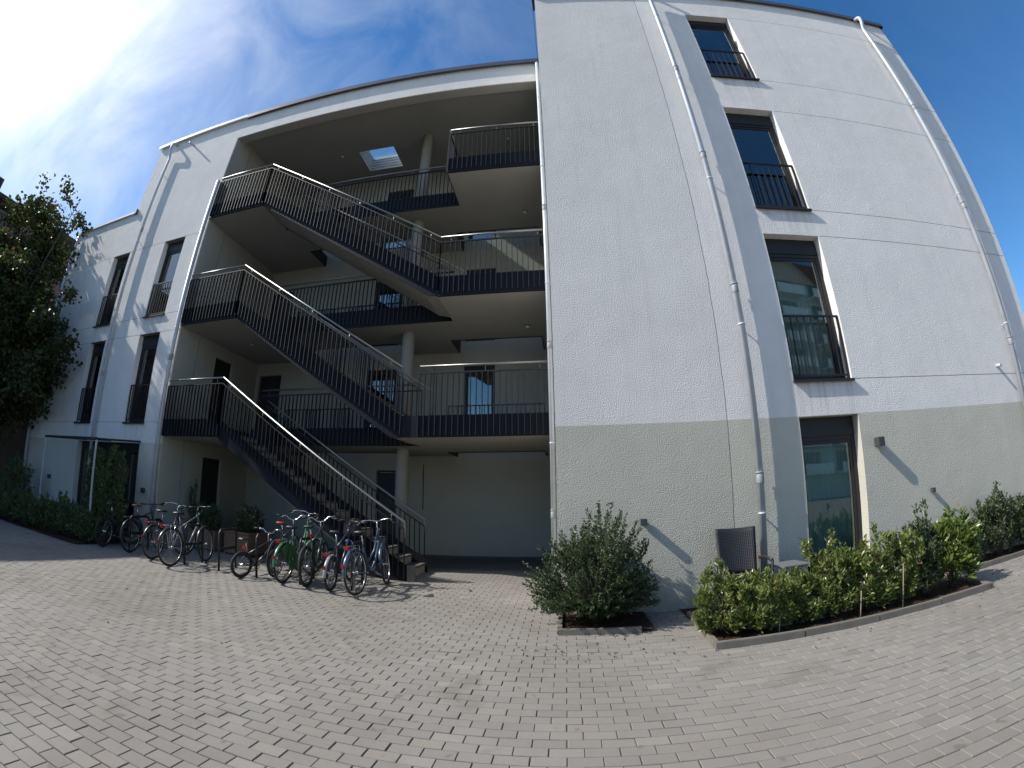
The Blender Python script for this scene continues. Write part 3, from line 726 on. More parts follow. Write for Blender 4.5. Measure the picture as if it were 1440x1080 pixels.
# ---- downpipes
def pipe(path, r, col='zinc', rings=(), br=(), wall_y=None):
    m = MB(); pts = []
    for i, p in enumerate(path):
        p = Vector(p)
        if 0 < i < len(path) - 1:
            a, b = Vector(path[i - 1]), Vector(path[i + 1]); da = (a - p).normalized(); db = (b - p).normalized()
            for t in (0, .25, .5, .75, 1.):
                q = (1 - t) ** 2 * (p + da * .08) + 2 * t * (1 - t) * p + t * t * (p + db * .08); pts.append(q)
        else: pts.append(p)
    m.tube(pts, r, 16)
    o = m.build('downpipe', M[col], bld, fix=False)
    x, y = path[-1][0], path[-1][1]
    for z in rings:
        c = MB(); c.tube([(x, y, z - .06), (x, y, z - .05), (x, y, z + .05), (x, y, z + .06)], [r + .001, r + .005, r + .005, r + .001], 16)
        c.tube([(x, y, z + .075), (x, y, z + .095)], r + .009, 16); c.build('pipe_coupling', M['clamp'], o, fix=False)
    for z in br:
        c = MB(); c.tube([(x, y, z - .012), (x, y, z + .012)], r + .007, 16); c.box(x - .008, x + .008, y, wall_y, z - .008, z + .008); c.build('pipe_bracket', M[col], o, fix=False)
    return o
pipe([(2.6, D2 - .02, 12.56), (2.6, D2 - .22, 12.48), (2.6, D2 - .22, 12.32), (2.6, D2 - .105, 12.1), (2.6, D2 - .105, .28)], .048, rings=(1.65, 4.35, 6.9, 9.3), br=(1.2, 3.8, 6.4, 9.0, 11.4), wall_y=D2)
pipe([(8.34, D2 - .02, 12.60), (8.34, D2 - .22, 12.5), (8.34, D2 - .22, 12.32), (8.34, D2 - .105, 12.1), (8.34, D2 - .105, .0)], .048, rings=(3.55, 6.4, 9.1), br=(1.2, 3.9, 6.7, 9.4, 11.5), wall_y=D2)
pipe([(-12.47, D1 - .02, 12.58), (-12.47, D1 - .22, 12.5), (-12.47, D1 - .22, 12.25), (-12.47, D1 - .10, 11.95), (-12.47, D1 - .10, .0)], .045, rings=(4.35, 9.0), br=(3.2, 6.2, 8.6, 11.2), wall_y=D1)
pipe([(-.19, D1 - .10, 12.55), (-.19, D1 - .10, .12)], .045, rings=(1.25, 4.3, 7.4), br=(2.5, 5.6, 8.6, 11.), wall_y=D1 + .2)
pipe([(XL - .02, D1 - .10, 10.05), (XL - .02, D1 - .10, .02)], .055, rings=(1.1, 4.6), br=(2.6, 5.4, 8.4), wall_y=D1)
pipe([(-16.7, D1 - .10, 9.8), (-16.7, D1 - .10, .0)], .05, rings=(5.,), br=(2.5, 8.), wall_y=D1)
for (x, y, z, l) in ((-11.5, D1, 12.22, .25), (7.85, D2, 3.14, .10)):
    mb = MB(); mb.tube([(x, y + .01, z), (x, y - l, z - .02)], .032, 12); mb.build('overflow_spout', M['zinc'], bld, fix=False)
# ---- wall lamps
def wlamp(x, y, z, w_, h_, d_):
    m = MB(); m.box(x - w_ / 2, x + w_ / 2, y - d_, y - .02, z - h_ / 2, z + h_ / 2, .006); m.box(x - w_ * .3, x + w_ * .3, y - .02, y - .0005, z - h_ * .35, z + h_ * .35)
    o = m.build('wall_lamp', M['lampm'], bld)
    g_ = MB(); g_.box(x - w_ * .35, x + w_ * .35, y - d_ * .8, y - d_ * .25, z - h_ / 2 - .003, z - h_ / 2 - .0005); g_.build('lens', M['bulb'], o)
wlamp(4.64, D2, 2.02, .11, .13, .15); wlamp(5.66, D2, 1.22, .06, .07, .08); wlamp(1.0, D2, 1.19, .08, .085, .13); wlamp(-9.92, D1, 1.3, .09, .12, .1); wlamp(-14.87, D1, 1.32, .09, .12, .1)
# roof vent seen over the parapet
mb = MB(); mb.box(-1.45, -.85, 8.30, 8.7, ZR + .22, ZR + .26); mb.box(-1.40, -1.36, 8.35, 8.38, ZR, ZR + .22).box(-.94, -.9, 8.35, 8.38, ZR, ZR + .22).box(-1.0, -.85, 8.31, 8.5, ZR + .262, ZR + .33); mb.build('roof_hatch', M['cap'], bld)
# dark socket skirting inside, door mat strip
mb = MB(); mb.box(XL + .01, -.11, BK - .015, BK - .001, .02, .09); mb.build('skirting', M['floorc'], bld)

# ------------------------------------------------------------------ neighbours
nb = empty('neighbour_wing', (-17.5, 11.5, 0), 0, 'plain grey rendered wing set back behind the tree at the far left', 'building')
m = MB(); m.box(-4, .45, 0, 6, -.05, 8.6); m.build('wall', M['farwall'], nb)
m = MB(); m.box(-4.05, .45, -.1, 6, 8.6, 8.72); m.build('roof_trim', M['cap_light'], nb)
for i in (2,):
    m = MB(); m.box(-8 + i * 2.6, -7 + i * 2.6, -.02, .0, 1, 2.4); m.build('window', M['frame'], nb); m = MB(); m.box(-8 + i * 2.6, -7 + i * 2.6, -.02, .0, 4, 5.6); m.build('window', M['frame'], nb)
hs = empty('tiled_roof_house', (-21.6, 0, 0), 0, 'long dark brown house with an overhanging roof behind the maple at the left edge', 'house')
m = MB(); m.box(-9, 0, -14, 11.4, -.05, 11.3); m.build('wall', M['darkwall'], hs)
m = MB(); m.prism([(.5, 11.55), (.5, 11.72), (-4.5, 12.5), (-9.5, 11.72), (-9.5, 11.55), (-9, 11.3), (0, 11.3)], -14.4, 11.4, 'y'); m.build('roof', M['tile'], hs)
m = MB(); m.box(-2.0, -1.5, 5.4, 5.9, 12.0, 13.3); m.build('chimney', M['tile'], hs)
for z in (1., 4., 7.):
    for y in (-10, -6.5, -3, .5, 4):
        m = MB(); m.box(-.02, .02, y, y + 1.1, z, z + 1.5); m.build('window', M['frame'], hs)

# the blocks across the yard, behind the camera: seen only as reflections in the panes
ob = empty('balcony_block', (27, -33, 0), R(-14), 'tall block with pale balconies and orange attic mirrored in the first floor window', 'building')
m = MB(); m.box(-9, 9, -12, 0, 0, 25); m.build('wall', M['greenish'], ob)
m = MB(); m.box(-9.1, 9.1, -12.1, .1, 25, 27.8); m.build('attic', M['brickred'], ob)
for k in range(8):
    for j in range(3):
        m = MB(); x = -8 + j * 5.6; z = 2.6 + k * 2.9
        m.box(x, x + 4.2, .0, 1.3, z, z + .16); m.box(x, x + 4.2, 1.26, 1.32, z + .16, z + 1.1); b_ = m.build('balcony', M['slab'], ob)
        m = MB(); m.box(x + .5, x + 3.6, .005, .03, z + .3, z + 2.4); m.build('balcony_window', M['frame'], ob)
ob2 = empty('low_yard_house', (-8, -30, 0), R(6), 'low pale house across the yard mirrored in the gallery windows', 'house')
m = MB(); m.box(-12, 14, -8, 0, 0, 4.6); m.build('wall', M['slab'], ob2)
m = MB(); m.prism([(-8.4, 4.6), (.4, 4.6), (-4, 6.6)], -12.4, 14.4, 'x'); m.build('roof', M['tile'], ob2)
for i in range(7):
    m = MB(); m.box(-10.5 + i * 3.5, -9.2 + i * 3.5, .0, .03, 1., 2.6); m.build('window', M['frame'], ob2)

# ------------------------------------------------------------------ planting beds, kerbs
def soilbed(name, x0, x1, y0, y1):
    m = MB(); nx = max(4, int((x1 - x0) / .12)); ny = max(3, int((y1 - y0) / .12)); r2 = random.Random(3)
    vs = [(x0 + (x1 - x0) * i / nx, y0 + (y1 - y0) * k / ny, .02 + r2.uniform(0, .03)) for k in range(ny + 1) for i in range(nx + 1)]
    m.add(vs, [(k * (nx + 1) + i, k * (nx + 1) + i + 1, (k + 1) * (nx + 1) + i + 1, (k + 1) * (nx + 1) + i) for k in range(ny) for i in range(nx)], True)
    tag(m.build(name, M['soil'], fix=False), kind='structure')
def kerb(pts, w_=.055, h_=.075):
    m = MB()
    for (x0, y0), (x1, y1) in zip(pts[:-1], pts[1:]):
        L = math.hypot(x1 - x0, y1 - y0); k = max(1, round(L / .95)); a = math.atan2(y1 - y0, x1 - x0)
        for i in range(k):
            T = Matrix.Translation((x0 + (x1 - x0) * i / k, y0 + (y1 - y0) * i / k, 0)) @ Matrix.Rotation(a + random.uniform(-.004, .004), 4, 'Z')
            m.box(.002 - (w_ / 2 if i == 0 else 0) + .001, L / k - .002 - (w_ / 2 if i == k - 1 else 0), -w_ / 2, w_ / 2, -.02, h_ + random.uniform(-.004, .004), .006, T)
    tag(m.build('bed_kerb', M['kerb']), kind='structure')
soilbed('bush_bed_soil', -.06, .98, 5.0, D2 - .002); kerb([(-.06, D2 - .03), (-.06, 4.99), (.86, 4.99)])
soilbed('hedge_bed_soil', 1.46, 5.15, 4.27, D2 - .002); kerb([(1.50, 5.5), (1.44, 4.24), (5.15, 4.30), (5.25, 5.26), (10.2, 5.30)])
soilbed('side_bed_soil', 5.15, 10.2, 5.32, D2 - .002); soilbed('left_bed_soil', -21, -10.0, 6.05, D1 - .002)

# ------------------------------------------------------------------ the shrubs
shrub('round_bush', (.36, 5.42, .03), .78, .62, 1.44, 1150, M['leaf_dark'], .030, .015, 'big dark evergreen bush in the small kerbed bed left of the armchair', 'bush', per=34, seed=11, upright=.05, wild=.03, rough=.9, zmin=.05, elmax=1.42, kbase=.74, zcf=.27, lob=[(.2, .22, 1.12), (3.0, .86, 1.16), (2.7, .5, .86), (.1, .8, 1.02), (-.3, .55, .98), (-1.6, .85, 1.05), (-1.1, .6, .95), (-2.3, .7, 1.0), (1.5, .7, 1.), (4.0, .95, 1.1), (0., .98, .98)])
# right hedge along the front kerb
hedge = [(1.66, 4.66, .68, .42), (2.06, 4.56, .66, .42), (2.50, 4.64, .62, .40), (2.95, 4.64, .96, .44), (3.42, 4.64, .86, .42), (3.88, 4.64, .92, .42), (4.34, 4.70, 1.02, .42)]
hl = ['photinia shrub at the left corner of the long kerbed bed', 'photinia shrub with red tips in front of the dark armchair', 'low photinia shrub between the armchair and the glass door', 'tall photinia shrub in front of the glass door', 'photinia shrub below the right reveal of the glass door', 'photinia shrub under the larger wall lamp', 'tall thin topped shrub directly left of the bright laurel']
for i, (x, y, h, r) in enumerate(hedge):
    shrub('hedge_shrub', (x, y, .03), r, r * .85, h, 118, M['leaf_photinia'] if i < 6 else M['leaf_olive'], .062, .024, hl[i], 'shrub', 'shrubs in the long kerbed bed', per=26, seed=30 + i, upright=.55, lobes=9, zmin=.08, elmax=1.15, kbase=.60, wild=.10)
shrub('laurel_shrub', (4.86, 4.72, .03), .48, .42, 1.08, 130, M['leaf_laurel'], .095, .034, 'bright green large leaved laurel at the right end of the long bed', 'shrub', per=20, seed=51, upright=.5, lobes=6)
for i, (x, y, h, r, l) in enumerate(((6.05, 5.56, .86, .48, 'small grey green shrub between the laurel and the tall corner shrub'), (6.85, 5.56, 1.18, .56, 'tall grey green shrub in the narrow bed at the right edge'), (7.75, 5.58, 1.05, .58, 'grey green shrub cut by the right edge of the picture'))):
    shrub('side_shrub', (x, y, .03), r, .30, h, 190, M['leaf_olive'], .055, .022, l, 'shrub', 'shrubs in the narrow bed by the wall', per=28, seed=60 + i, upright=.6, lobes=5)
for i, (x, y, h, l) in enumerate(((2.14, 4.36, .22, 'short thin wooden stake at the left of the long bed'), (3.14, 4.38, .30, 'thin wooden stake below the glass door shrub'), (3.75, 4.40, .50, 'tallest thin wooden stake in the long bed'))):
    m = MB(); m.tube([(0, 0, -.02), (.005, 0, h)], [.009, .006], 6); o = m.build('plant_stake', M['stake'], None, (x, y, .03), fix=False); tag(o, l, 'stake', 'stakes in the long bed')
# left hedge
xs_ = [(-10.3, 6.5), (-10.9, 6.45), (-11.6, 6.42), (-12.3, 6.38), (-13.0, 6.3), (-13.8, 6.2), (-14.6, 6.1), (-15.5, 6.05)]
ll = ['shaded low hedge plant nearest the parked bicycles', 'shaded hedge plant right of the canopy post', 'shaded hedge plant in front of the canopy post', 'shaded hedge plant left of the canopy post', 'shaded hedge plant by the second canopy post', 'shaded hedge plant past the canopy', 'shaded hedge plant under the maple crown', 'shaded hedge plant at the left picture edge']
for i, (x, y) in enumerate(xs_):
    shrub('low_hedge_plant', (x, y, .0), .54, .42, .92 + .08 * (i % 3), 120, M['leaf_shade'], .07, .030, ll[i], 'shrub', 'low hedge plants before the left terrace', per=20, seed=80 + i, upright=.4, lobes=5)
shrub('tall_hedge_bush', (-15.4, 6.9, 0), .95, .6, 2.1, 130, M['leaf_shade'], .08, .034, 'tall shaded bush behind the hedge below the maple', 'bush', per=24, seed=95, upright=.4, lobes=6)
shrub('climbing_plant', (-10.45, 7.1, 0), 1.25, .40, 2.35, 330, M['leaf_shade'], .075, .035, 'dense dark climber filling the terrace opening under the canopy', 'climber', per=24, seed=97, upright=.5, lobes=8)

def litter():
    global rng
    rng = np.random.default_rng(77); n = 230
    x = np.concatenate([rng.uniform(-.6, 6, 120), rng.uniform(-12, -3, 80), rng.uniform(-9, 6, 30)]); y = np.concatenate([rng.normal(4.35, .25, 120), rng.normal(6.9, .8, 80), rng.uniform(3, 7.4, 30)])
    C = np.stack([x, y, rng.uniform(.004, .012, n)], 1); N = rng.normal(size=(n, 3)); N[:, 2] *= .12
    V, F = leaves(C, N, .032, .02); V[:, 2] = np.clip(V[:, 2], .003, .05)
    tag(npmesh('leaf_litter', V, F, leaf('dry_leaf', [(.12, .07, .03), (.20, .13, .06), (.09, .06, .03)], None, 0, .7, .1)), 'scattered dry fallen leaves lying on the paving', 'leaf litter', kind='stuff')
litter()
# ------------------------------------------------------------------ maple at the left
def tree(name, loc, h0, crown, rad, nleaf, label, seed, limbs=16):
    global rng
    rng = np.random.default_rng(seed); e = empty(name, loc, 0, label, 'tree')
    t = MB(); t.tube([(0, 0, -.1), (.05, .02, h0 * .5), (.02, .06, h0), (.1, 0, crown[2])], [.17, .13, .11, .03], 10)
    Cs, Ns = [], []
    cx, cy, cz = crown
    for i in range(limbs):
        a = rng.uniform(0, 2 * math.pi) if i else 0; el = math.acos(1 - 1.75 * rng.uniform(0, 1))
        d = np.array([math.sin(el) * math.cos(a), math.sin(el) * math.sin(a), math.cos(el)]) * rng.uniform(.78, 1.05)
        tip = np.array([cx, cy, cz]) + d * np.array(rad)
        base = np.array([0, 0, h0 + rng.uniform(-.1, .5) * (cz - h0)])
        mid = (base + tip) / 2 + rng.normal(size=3) * .25 + np.array([0, 0, .2])
        t.tube([tuple(base), tuple(mid), tuple(tip)], [.055, .035, .012], 6)
        for k in range(12):
            u = rng.uniform(.35, 1.); p = (1 - u) ** 2 * base + 2 * u * (1 - u) * mid + u * u * tip
            q = p + rng.normal(size=3) * np.array([.55, .55, .45]) * (.5 + u)
            t.tube([tuple(p), tuple((p + q) / 2 + rng.normal(size=3) * .06), tuple(q)], [.014, .009, .004], 4)
            n = int(nleaf / limbs / 12); uu = rng.uniform(.25, 1.1, n)[:, None]
            c = p + (q - p) * uu + rng.normal(size=(n, 3)) * .13
            Cs.append(c); Ns.append(rng.normal(size=(n, 3)) + np.array([0, 0, -.55]) + (q - p) * .8)
    C = np.concatenate(Cs); N = np.concatenate(Ns); V, F = leaves(C, N, .13, .115)
    t.build('trunk', M['bark'], e, fix=False); npmesh('crown', V, F, M['leaf_maple'], e); return e
tree('maple_tree', (-18.0, 6.6, 0), 2.2, (.1, .1, 6.9), (3.85, 1.25, 4.9), 50000, 'dark leafy maple tree at the left edge in front of the white facade', 5, 44)

# ------------------------------------------------------------------ glass canopy over the left terrace
cn = empty('glass_canopy', (-11.6, 7.2, 0), 0, 'thin framed glass canopy on slim white posts over the left terrace', 'canopy')
m = MB(); X0, X1, Y0, Y1 = -1.3, 1.35, -.62, .7; za, zb_ = 2.36, 2.50
m.prism([(Y0, za), (Y1, zb_), (Y1, zb_ + .012), (Y0, za + .012)], X0 + .03, X1 - .03, 'x'); m.build('glass_roof', M['clear'], cn)
m = MB(); m.box(X0, X1, Y0 - .03, Y0, za - .03, za + .03); m.prism([(Y0, za - .03), (Y1, zb_ - .03), (Y1, zb_ + .02), (Y0, za + .02)], X0, X0 + .03, 'x').prism([(Y0, za - .03), (Y1, zb_ - .03), (Y1, zb_ + .02), (Y0, za + .02)], X1 - .03, X1, 'x')
m.prism([(Y0, za - .03), (Y1, zb_ - .03), (Y1, zb_ - .005), (Y0, za - .005)], -.02, .02, 'x'); m.build('frame', M['frame'], cn)
for x in (X0 + .02, X1 - .02):
    m = MB(); m.box(x - .017, x + .017, Y0 - .017, Y0 + .017, 0, za - .031); m.build('post', M['zinc'], cn)
hb = empty('hanging_basket', (-10.75, 6.95, 1.98), 0, 'small planted basket hanging under the glass canopy', 'basket')
m = MB(); m.sphere((0, 0, 0), .17, .8, 8); m.build('bowl', M['dark_basket'], hb, fix=False)
m = MB(); m.tube([(0, .0, .1), (0, 0, .42)], .004, 4); m.build('hook', M['steel'], hb, fix=False)
rng = np.random.default_rng(2); n = 500; d = rng.normal(size=(n, 3)); d /= np.linalg.norm(d, axis=1, keepdims=True); C = d * np.array([.22, .22, .16]) * rng.uniform(.5, 1, (n, 1)) + np.array([0, 0, .06])
V, F = leaves(C, d, .05, .02); npmesh('foliage', V, F, M['leaf_shade'], hb)

# ------------------------------------------------------------------ planters by the stairs
def planter(loc, rz, w_, d_, h_, label):
    e = empty('wooden_planter', loc, rz, label, 'planter', 'timber planters by the staircase')
    m = MB(); n = 5
    for k in range(n):
        z0, z1 = .04 + (h_ - .08) * k / n, .04 + (h_ - .08) * (k + 1) / n - .006
        m.box(0, w_, 0, .02, z0, z1, .002).box(0, w_, d_ - .02, d_, z0, z1, .002).box(0, .02, .021, d_ - .021, z0, z1, .002).box(w_ - .02, w_, .021, d_ - .021, z0, z1, .002)
    for x in (-.006, w_ - .05):
        for y in (-.006, d_ - .05): m.box(x, x + .056, y, y + .056, 0, h_ - .04)
    m.build('box', M['wood'], e)
    m = MB(); m.box(-.03, w_ + .03, -.03, .05, h_ - .039, h_).box(-.03, w_ + .03, d_ - .05, d_ + .03, h_ - .039, h_).box(-.03, .05, .051, d_ - .051, h_ - .039, h_).box(w_ - .05, w_ + .03, .051, d_ - .051, h_ - .039, h_); m.build('rim', M['wood'], e)
    m = MB(); m.box(.025, w_ - .025, .025, d_ - .025, h_ - .2, h_ - .08); m.build('soil', M['soil'], e)
planter((-7.83, 8.74, 0), R(-9), .86, .8, .56, 'brown timber planter with pale flowering plant under the first flight')
planter((-9.15, 8.74, 0), R(-4), 1.05, .7, .5, 'darker timber planter behind the silver bicycle left of the flowering one')
def petals(e, C):
    k = rng.choice(len(C), 110); c = C[k] + rng.normal(size=(110, 3)) * .03; c[:, 2] += .02
    c = np.repeat(c, 4, 0); V, F = leaves(c, rng.normal(size=c.shape), .03, .022); npmesh('blossom', V, F, M['petal'], e)
shrub('flowering_plant', (-7.35, 9.02, .46), .58, .42, .80, 130, M['leaf_shade'], .05, .022, 'pale flowering plant growing in the timber planter under the stairs', 'plant', per=22, seed=101, upright=.4, extra=petals, zmin=.1)
shrub('slender_plant', (-8.65, 8.95, .4), .62, .38, .88, 130, M['leaf_shade'], .06, .02, 'dark bushy plant growing in the left timber planter', 'plant', per=22, seed=103, upright=.5, zmin=.1)
shrub('tall_shoot_plant', (-9.1, 8.85, .4), .13, .12, 1.5, 34, M['leaf_shade'], .05, .02, 'single tall shoot rising beside the wall from the left planter', 'plant', per=24, seed=104, upright=.9, lobes=2, zmin=.1)

# ------------------------------------------------------------------ bicycle stands
def stand(loc, rz, label):
    e = empty('bicycle_stand', loc, rz, label, 'bike stand', 'steel bicycle stands')
    m = MB(); m.tube([(0, 0, 0), (0, 0, .70), (0, .05, .76), (0, .55, .76), (0, .6, .70), (0, .6, 0)], .022, 10); m.build('hoop', M['steel'], e, fix=False)
    m = MB(); m.box(-.008, .008, .03, .57, .38, .43); m.build('crossbar', M['steel'], e)
for x, y, l in ((-8.72, 6.62, 'steel bike stand between the two leftmost bicycles'), (-6.97, 6.62, 'steel bike stand against the silver trekking bicycle'), (-6.15, 6.72, 'free steel bike stand before the timber planter'), (-5.27, 6.74, 'steel bike stand beside the small children bicycle'), (-4.33, 6.72, 'steel bike stand between the green and the black bicycles'), (-3.36, 6.74, 'steel bike stand left of the blue city bicycle')):
    stand((x, y, 0), R(9), l)

# ------------------------------------------------------------------ bicycles (local x forward, origin at the rear contact)
def ring(m, c, r, rr, n=44, k=8, flat=None):
    m.tube([(c[0] + r * math.cos(2 * math.pi * i / n), c[1], c[2] + r * math.sin(2 * math.pi * i / n)) for i in range(n)], rr, k, closed=True)
def bicycle(loc, rz, label, col, r=.345, wb=1.06, step=False, fender=None, rack=False, light=True, bar='flat', tyre=.023, basket=False, steer=.0, lean=.05, seat=.95, sad=(.02, .02, .02), guard=None, hb=1.06, rim='chrome', frontbag=False, forkcol=None):
    e = empty('bicycle', loc, rz, label, 'bicycle', 'bicycles parked at the stands'); e.rotation_euler = (lean, 0, rz); e.rotation_mode = 'XYZ'
    s = r / .345; pm = paint('bike_paint', col)
    fr_ = MB(); rear = Vector((0, 0, r)); bb = Vector((.44 * s, 0, .28 * s + (.345 - r) * .1)); st = Vector((.44 * s - .19, 0, seat - .22)); 
    hh = hb - .28
    ht = Vector((wb - .30 * s, 0, hh + .12)); hbm = Vector((wb - .255 * s, 0, hh - .04 if hh - .04 > r + .12 else r + .14)); front = Vector((wb, 0, r))
    fr_.tube([bb, st], .018, 8)
    if step:
        fr_.tube([hbm, (bb.x + .22, 0, bb.z + .18), (bb.x + .06, 0, bb.z + .03), bb], .020, 8); fr_.tube([ht, (bb.x + .20, 0, bb.z + .36), (bb.x - .02, 0, bb.z + .2)], .016, 8)
    else:
        fr_.tube([hbm, bb], .022, 8); fr_.tube([ht - Vector((0, 0, .02)), st - Vector((-.01, 0, .03))], .016, 8)
    fr_.tube([ht + Vector((0, 0, .01)), hbm], .021, 8)
    for sy in (-1, 1):
        fr_.tube([bb + Vector((0, sy * .03, 0)), (.2 * s, sy * .055, (bb.z + r) / 2), rear + Vector((0, sy * .062, 0))], .010, 6)
        fr_.tube([st + Vector((0, sy * .012, -.03)), (st.x * .45, sy * .05, (st.z + r) / 2), rear + Vector((0, sy * .062, 0))], .008, 6)
    frame = fr_.build('frame', pm, e, fix=False)
    c_ = MB(); c_.tube([bb + Vector((0, -.06, 0)), bb + Vector((0, .06, 0))], .02, 8)
    ring(c_, (bb.x, -.055, bb.z), .085 * s, .006, 24, 5)
    for k in range(5):
        a = k * 1.257; c_.tube([bb + Vector((0, -.055, 0)), bb + Vector((math.cos(a) * .085 * s, -.055, math.sin(a) * .085 * s))], .005, 5)
    a = .9
    for sy, aa in ((-1, a), (1, a + math.pi)):
        p = bb + Vector((math.cos(aa) * .16 * s, sy * .075, math.sin(aa) * .16 * s)); c_.tube([bb + Vector((0, sy * .07, 0)), p], .009, 6); c_.box(p.x - .045, p.x + .045, p.y if sy > 0 else p.y - .08, p.y + .08 if sy > 0 else p.y, p.z - .01, p.z + .01, .003)
    c_.tube([bb + Vector((0, -.055, .085 * s)), rear + Vector((0, -.055, .035))], .004, 4); c_.tube([bb + Vector((0, -.055, -.085 * s)), rear + Vector((0, -.055, -.035))], .004, 4)
    c_.build('crankset', M['blackm'], e, fix=False)
    def wheel(par, cx, cy=0.0):
        w_ = MB(); ring(w_, (cx, cy, r), r - tyre, tyre, 48, 8); tw_ = w_.build('wheel', M['rubber'], par, fix=False)
        rm = MB(); ring(rm, (cx, cy, r), r - tyre * 2 - .006, .0095, 48, 6); rm.build('rim', M[rim], tw_, fix=False)
        sp = MB(); n = 28
        for k in range(n):
            a = 2 * math.pi * k / n; a2 = a + (.35 if k % 2 else -.35); sy = .028 if (k // 2) % 2 else -.028
            sp.tube([(cx + math.cos(a2) * .025, cy + sy, r + math.sin(a2) * .025), (cx + math.cos(a) * (r - tyre * 2), cy, r + math.sin(a) * (r - tyre * 2))], .0013, 3, caps=False)
        sp.build('spokes', M['spoke'], tw_, fix=False)
        hbx = MB(); hbx.tube([(cx, cy - .055, r), (cx, cy - .034, r), (cx, cy - .026, r), (cx, cy + .026, r), (cx, cy + .034, r), (cx, cy + .055, r)], [.012, .03, .018, .018, .03, .012], 10); hbx.build('hub', M['chrome'], tw_, fix=False)
        return tw_
    wheel(e, 0.0)
    # steering assembly turns about the head tube
    fk = bpy.data.objects.new('fork', None)
    ax = (ht - hbm).normalized()
    m = MB(); cr = hbm - ax * .015
    m.tube([ht + ax * .02, cr], .016, 8)
    for sy in (-1, 1): m.tube([cr + Vector((0, sy * .01, 0)), cr + Vector((.005, sy * .055, -.02)), Vector((wb - .06, sy * .058, (cr.z + r) * .52)), Vector((wb, sy * .055, r))], [.014, .013, .012, .008], 7)
    T = Matrix.Translation(hbm) @ Matrix.Rotation(steer, 4, ax) @ Matrix.Translation(-hbm)
    def turned(mb): mb.v = [tuple(T @ Vector(p)) for p in mb.v]; return mb
    fo = turned(m).build('fork', paint('fork_paint', forkcol or col), e, fix=False)
    wf = wheel(e, wb)
    for o in [wf] + list(wf.children):
        me = o.data
        for v in me.vertices: v.co = T @ v.co
    h = MB(); stem = ht + ax * (.10 if bar != 'flat' else .05); top = Vector((stem.x, 0, hb))
    h.tube([ht, stem], .013, 7)
    g_ = []
    if bar == 'swept':
        h.tube([stem, top + Vector((.03, 0, -.02)), top + Vector((.05, 0, 0))], .012, 7)
        L_ = [Vector((.05, 0, 0)), Vector((.06, .12, .03)), Vector((.0, .24, .03)), Vector((-.10, .29, .01)), Vector((-.20, .31, -.01))]
    elif bar == 'riser':
        L_ = [Vector((.05, 0, -.03)), Vector((.05, .07, -.02)), Vector((.03, .15, .05)), Vector((0, .31, .05))]; h.tube([stem, top + Vector((.05, 0, -.03))], .013, 7)
    else:
        L_ = [Vector((.08, 0, 0)), Vector((.075, .15, .0)), Vector((.04, .30, .0))]; h.tube([stem, top + Vector((.08, 0, 0))], .013, 7)
    for sy in (-1, 1):
        P_ = [top + Vector((p.x, p.y * sy, p.z)) for p in L_]; h.tube(P_, .011, 8)
        d_ = (P_[-1] - P_[-2]).normalized(); g_.append(turned(MB().tube([P_[-1] - d_ * .09, P_[-1] + d_ * .02], .016, 8)))
        h.tube([P_[-1] - d_ * .13, P_[-1] - d_ * .10 + Vector((.04, 0, -.02)), P_[-1] - d_ * .02 + Vector((.05, 0, -.03))], .005, 5)
    hbo = turned(h).build('handlebar', M['chrome'] if bar != 'flat' else M['blackm'], e, fix=False); [q.build('grip', M['rubber'], hbo, fix=False) for q in g_]
    cb = MB(); cb.tube([top + Vector((.06, .05, 0)), top + Vector((.16, .03, -.06)), top + Vector((.09, .02, -.2)), tuple(hbm + Vector((.05, .02, .02)))], .0035, 4); cb.tube([top + Vector((.06, -.05, 0)), top + Vector((.17, -.04, -.05)), top + Vector((.04, -.02, -.22)), tuple(ht + Vector((-.1, -.02, -.08)))], .0035, 4)
    turned(cb).build('cables', M['rubber'], hbo, fix=False)
    # saddle
    sp_ = MB(); sp_.tube([st, Vector((st.x - .035, 0, seat - .03))], .013, 7); spo = sp_.build('seatpost', M['chrome'], e, fix=False)
    sm_ = MB(); cxs = st.x - .03
    prof = [(-.13, .075, .015), (-.10, .085, .025), (-.04, .07, .02), (.03, .035, .012), (.10, .02, .010), (.135, .012, .004)]
    vs = []; n = 8
    for (dx, hw, tz) in prof:
        for j in range(n):
            a = 2 * math.pi * j / n; vs.append((cxs + dx, math.cos(a) * hw, seat + math.sin(a) * .022 + tz))
    fs = [(i * n + j, i * n + (j + 1) % n, (i + 1) * n + (j + 1) % n, (i + 1) * n + j) for i in range(len(prof) - 1) for j in range(n)] + [tuple(range(n)), tuple(range((len(prof) - 1) * n, len(prof) * n))]
    sm_.add(vs, fs, True); sm_.build('saddle', paint('saddle_cover', sad, .5), e)
    if fender is not None:
        fp = paint('mudguard_paint', fender, .3)
        for cx, a0, a1, fr2 in ((0, 35, 185, False), (wb, -5 + 30, 175, True)):
            f = MB(); n = 22; w2 = .027; rr = r + .014; vs = []
            for i in range(n + 1):
                a = R(a0 + (a1 - a0) * i / n)
                for y_, dz in ((-w2, -.008), (-w2 * .5, .002), (w2 * .5, .002), (w2, -.008)): vs.append((cx + math.cos(a) * (rr + dz), y_, r + math.sin(a) * (rr + dz)))
            f.add(vs, [(i * 4 + j, i * 4 + j + 1, (i + 1) * 4 + j + 1, (i + 1) * 4 + j) for i in range(n) for j in range(3)], True)
            for sy in (-1, 1):
                a = R(165); f.tube([(cx, sy * .05, r), (cx + math.cos(a) * rr, sy * .027, r + math.sin(a) * rr)], .003, 4)
            (turned(f) if fr2 else f).build('mudguard', fp, e, fix=False)
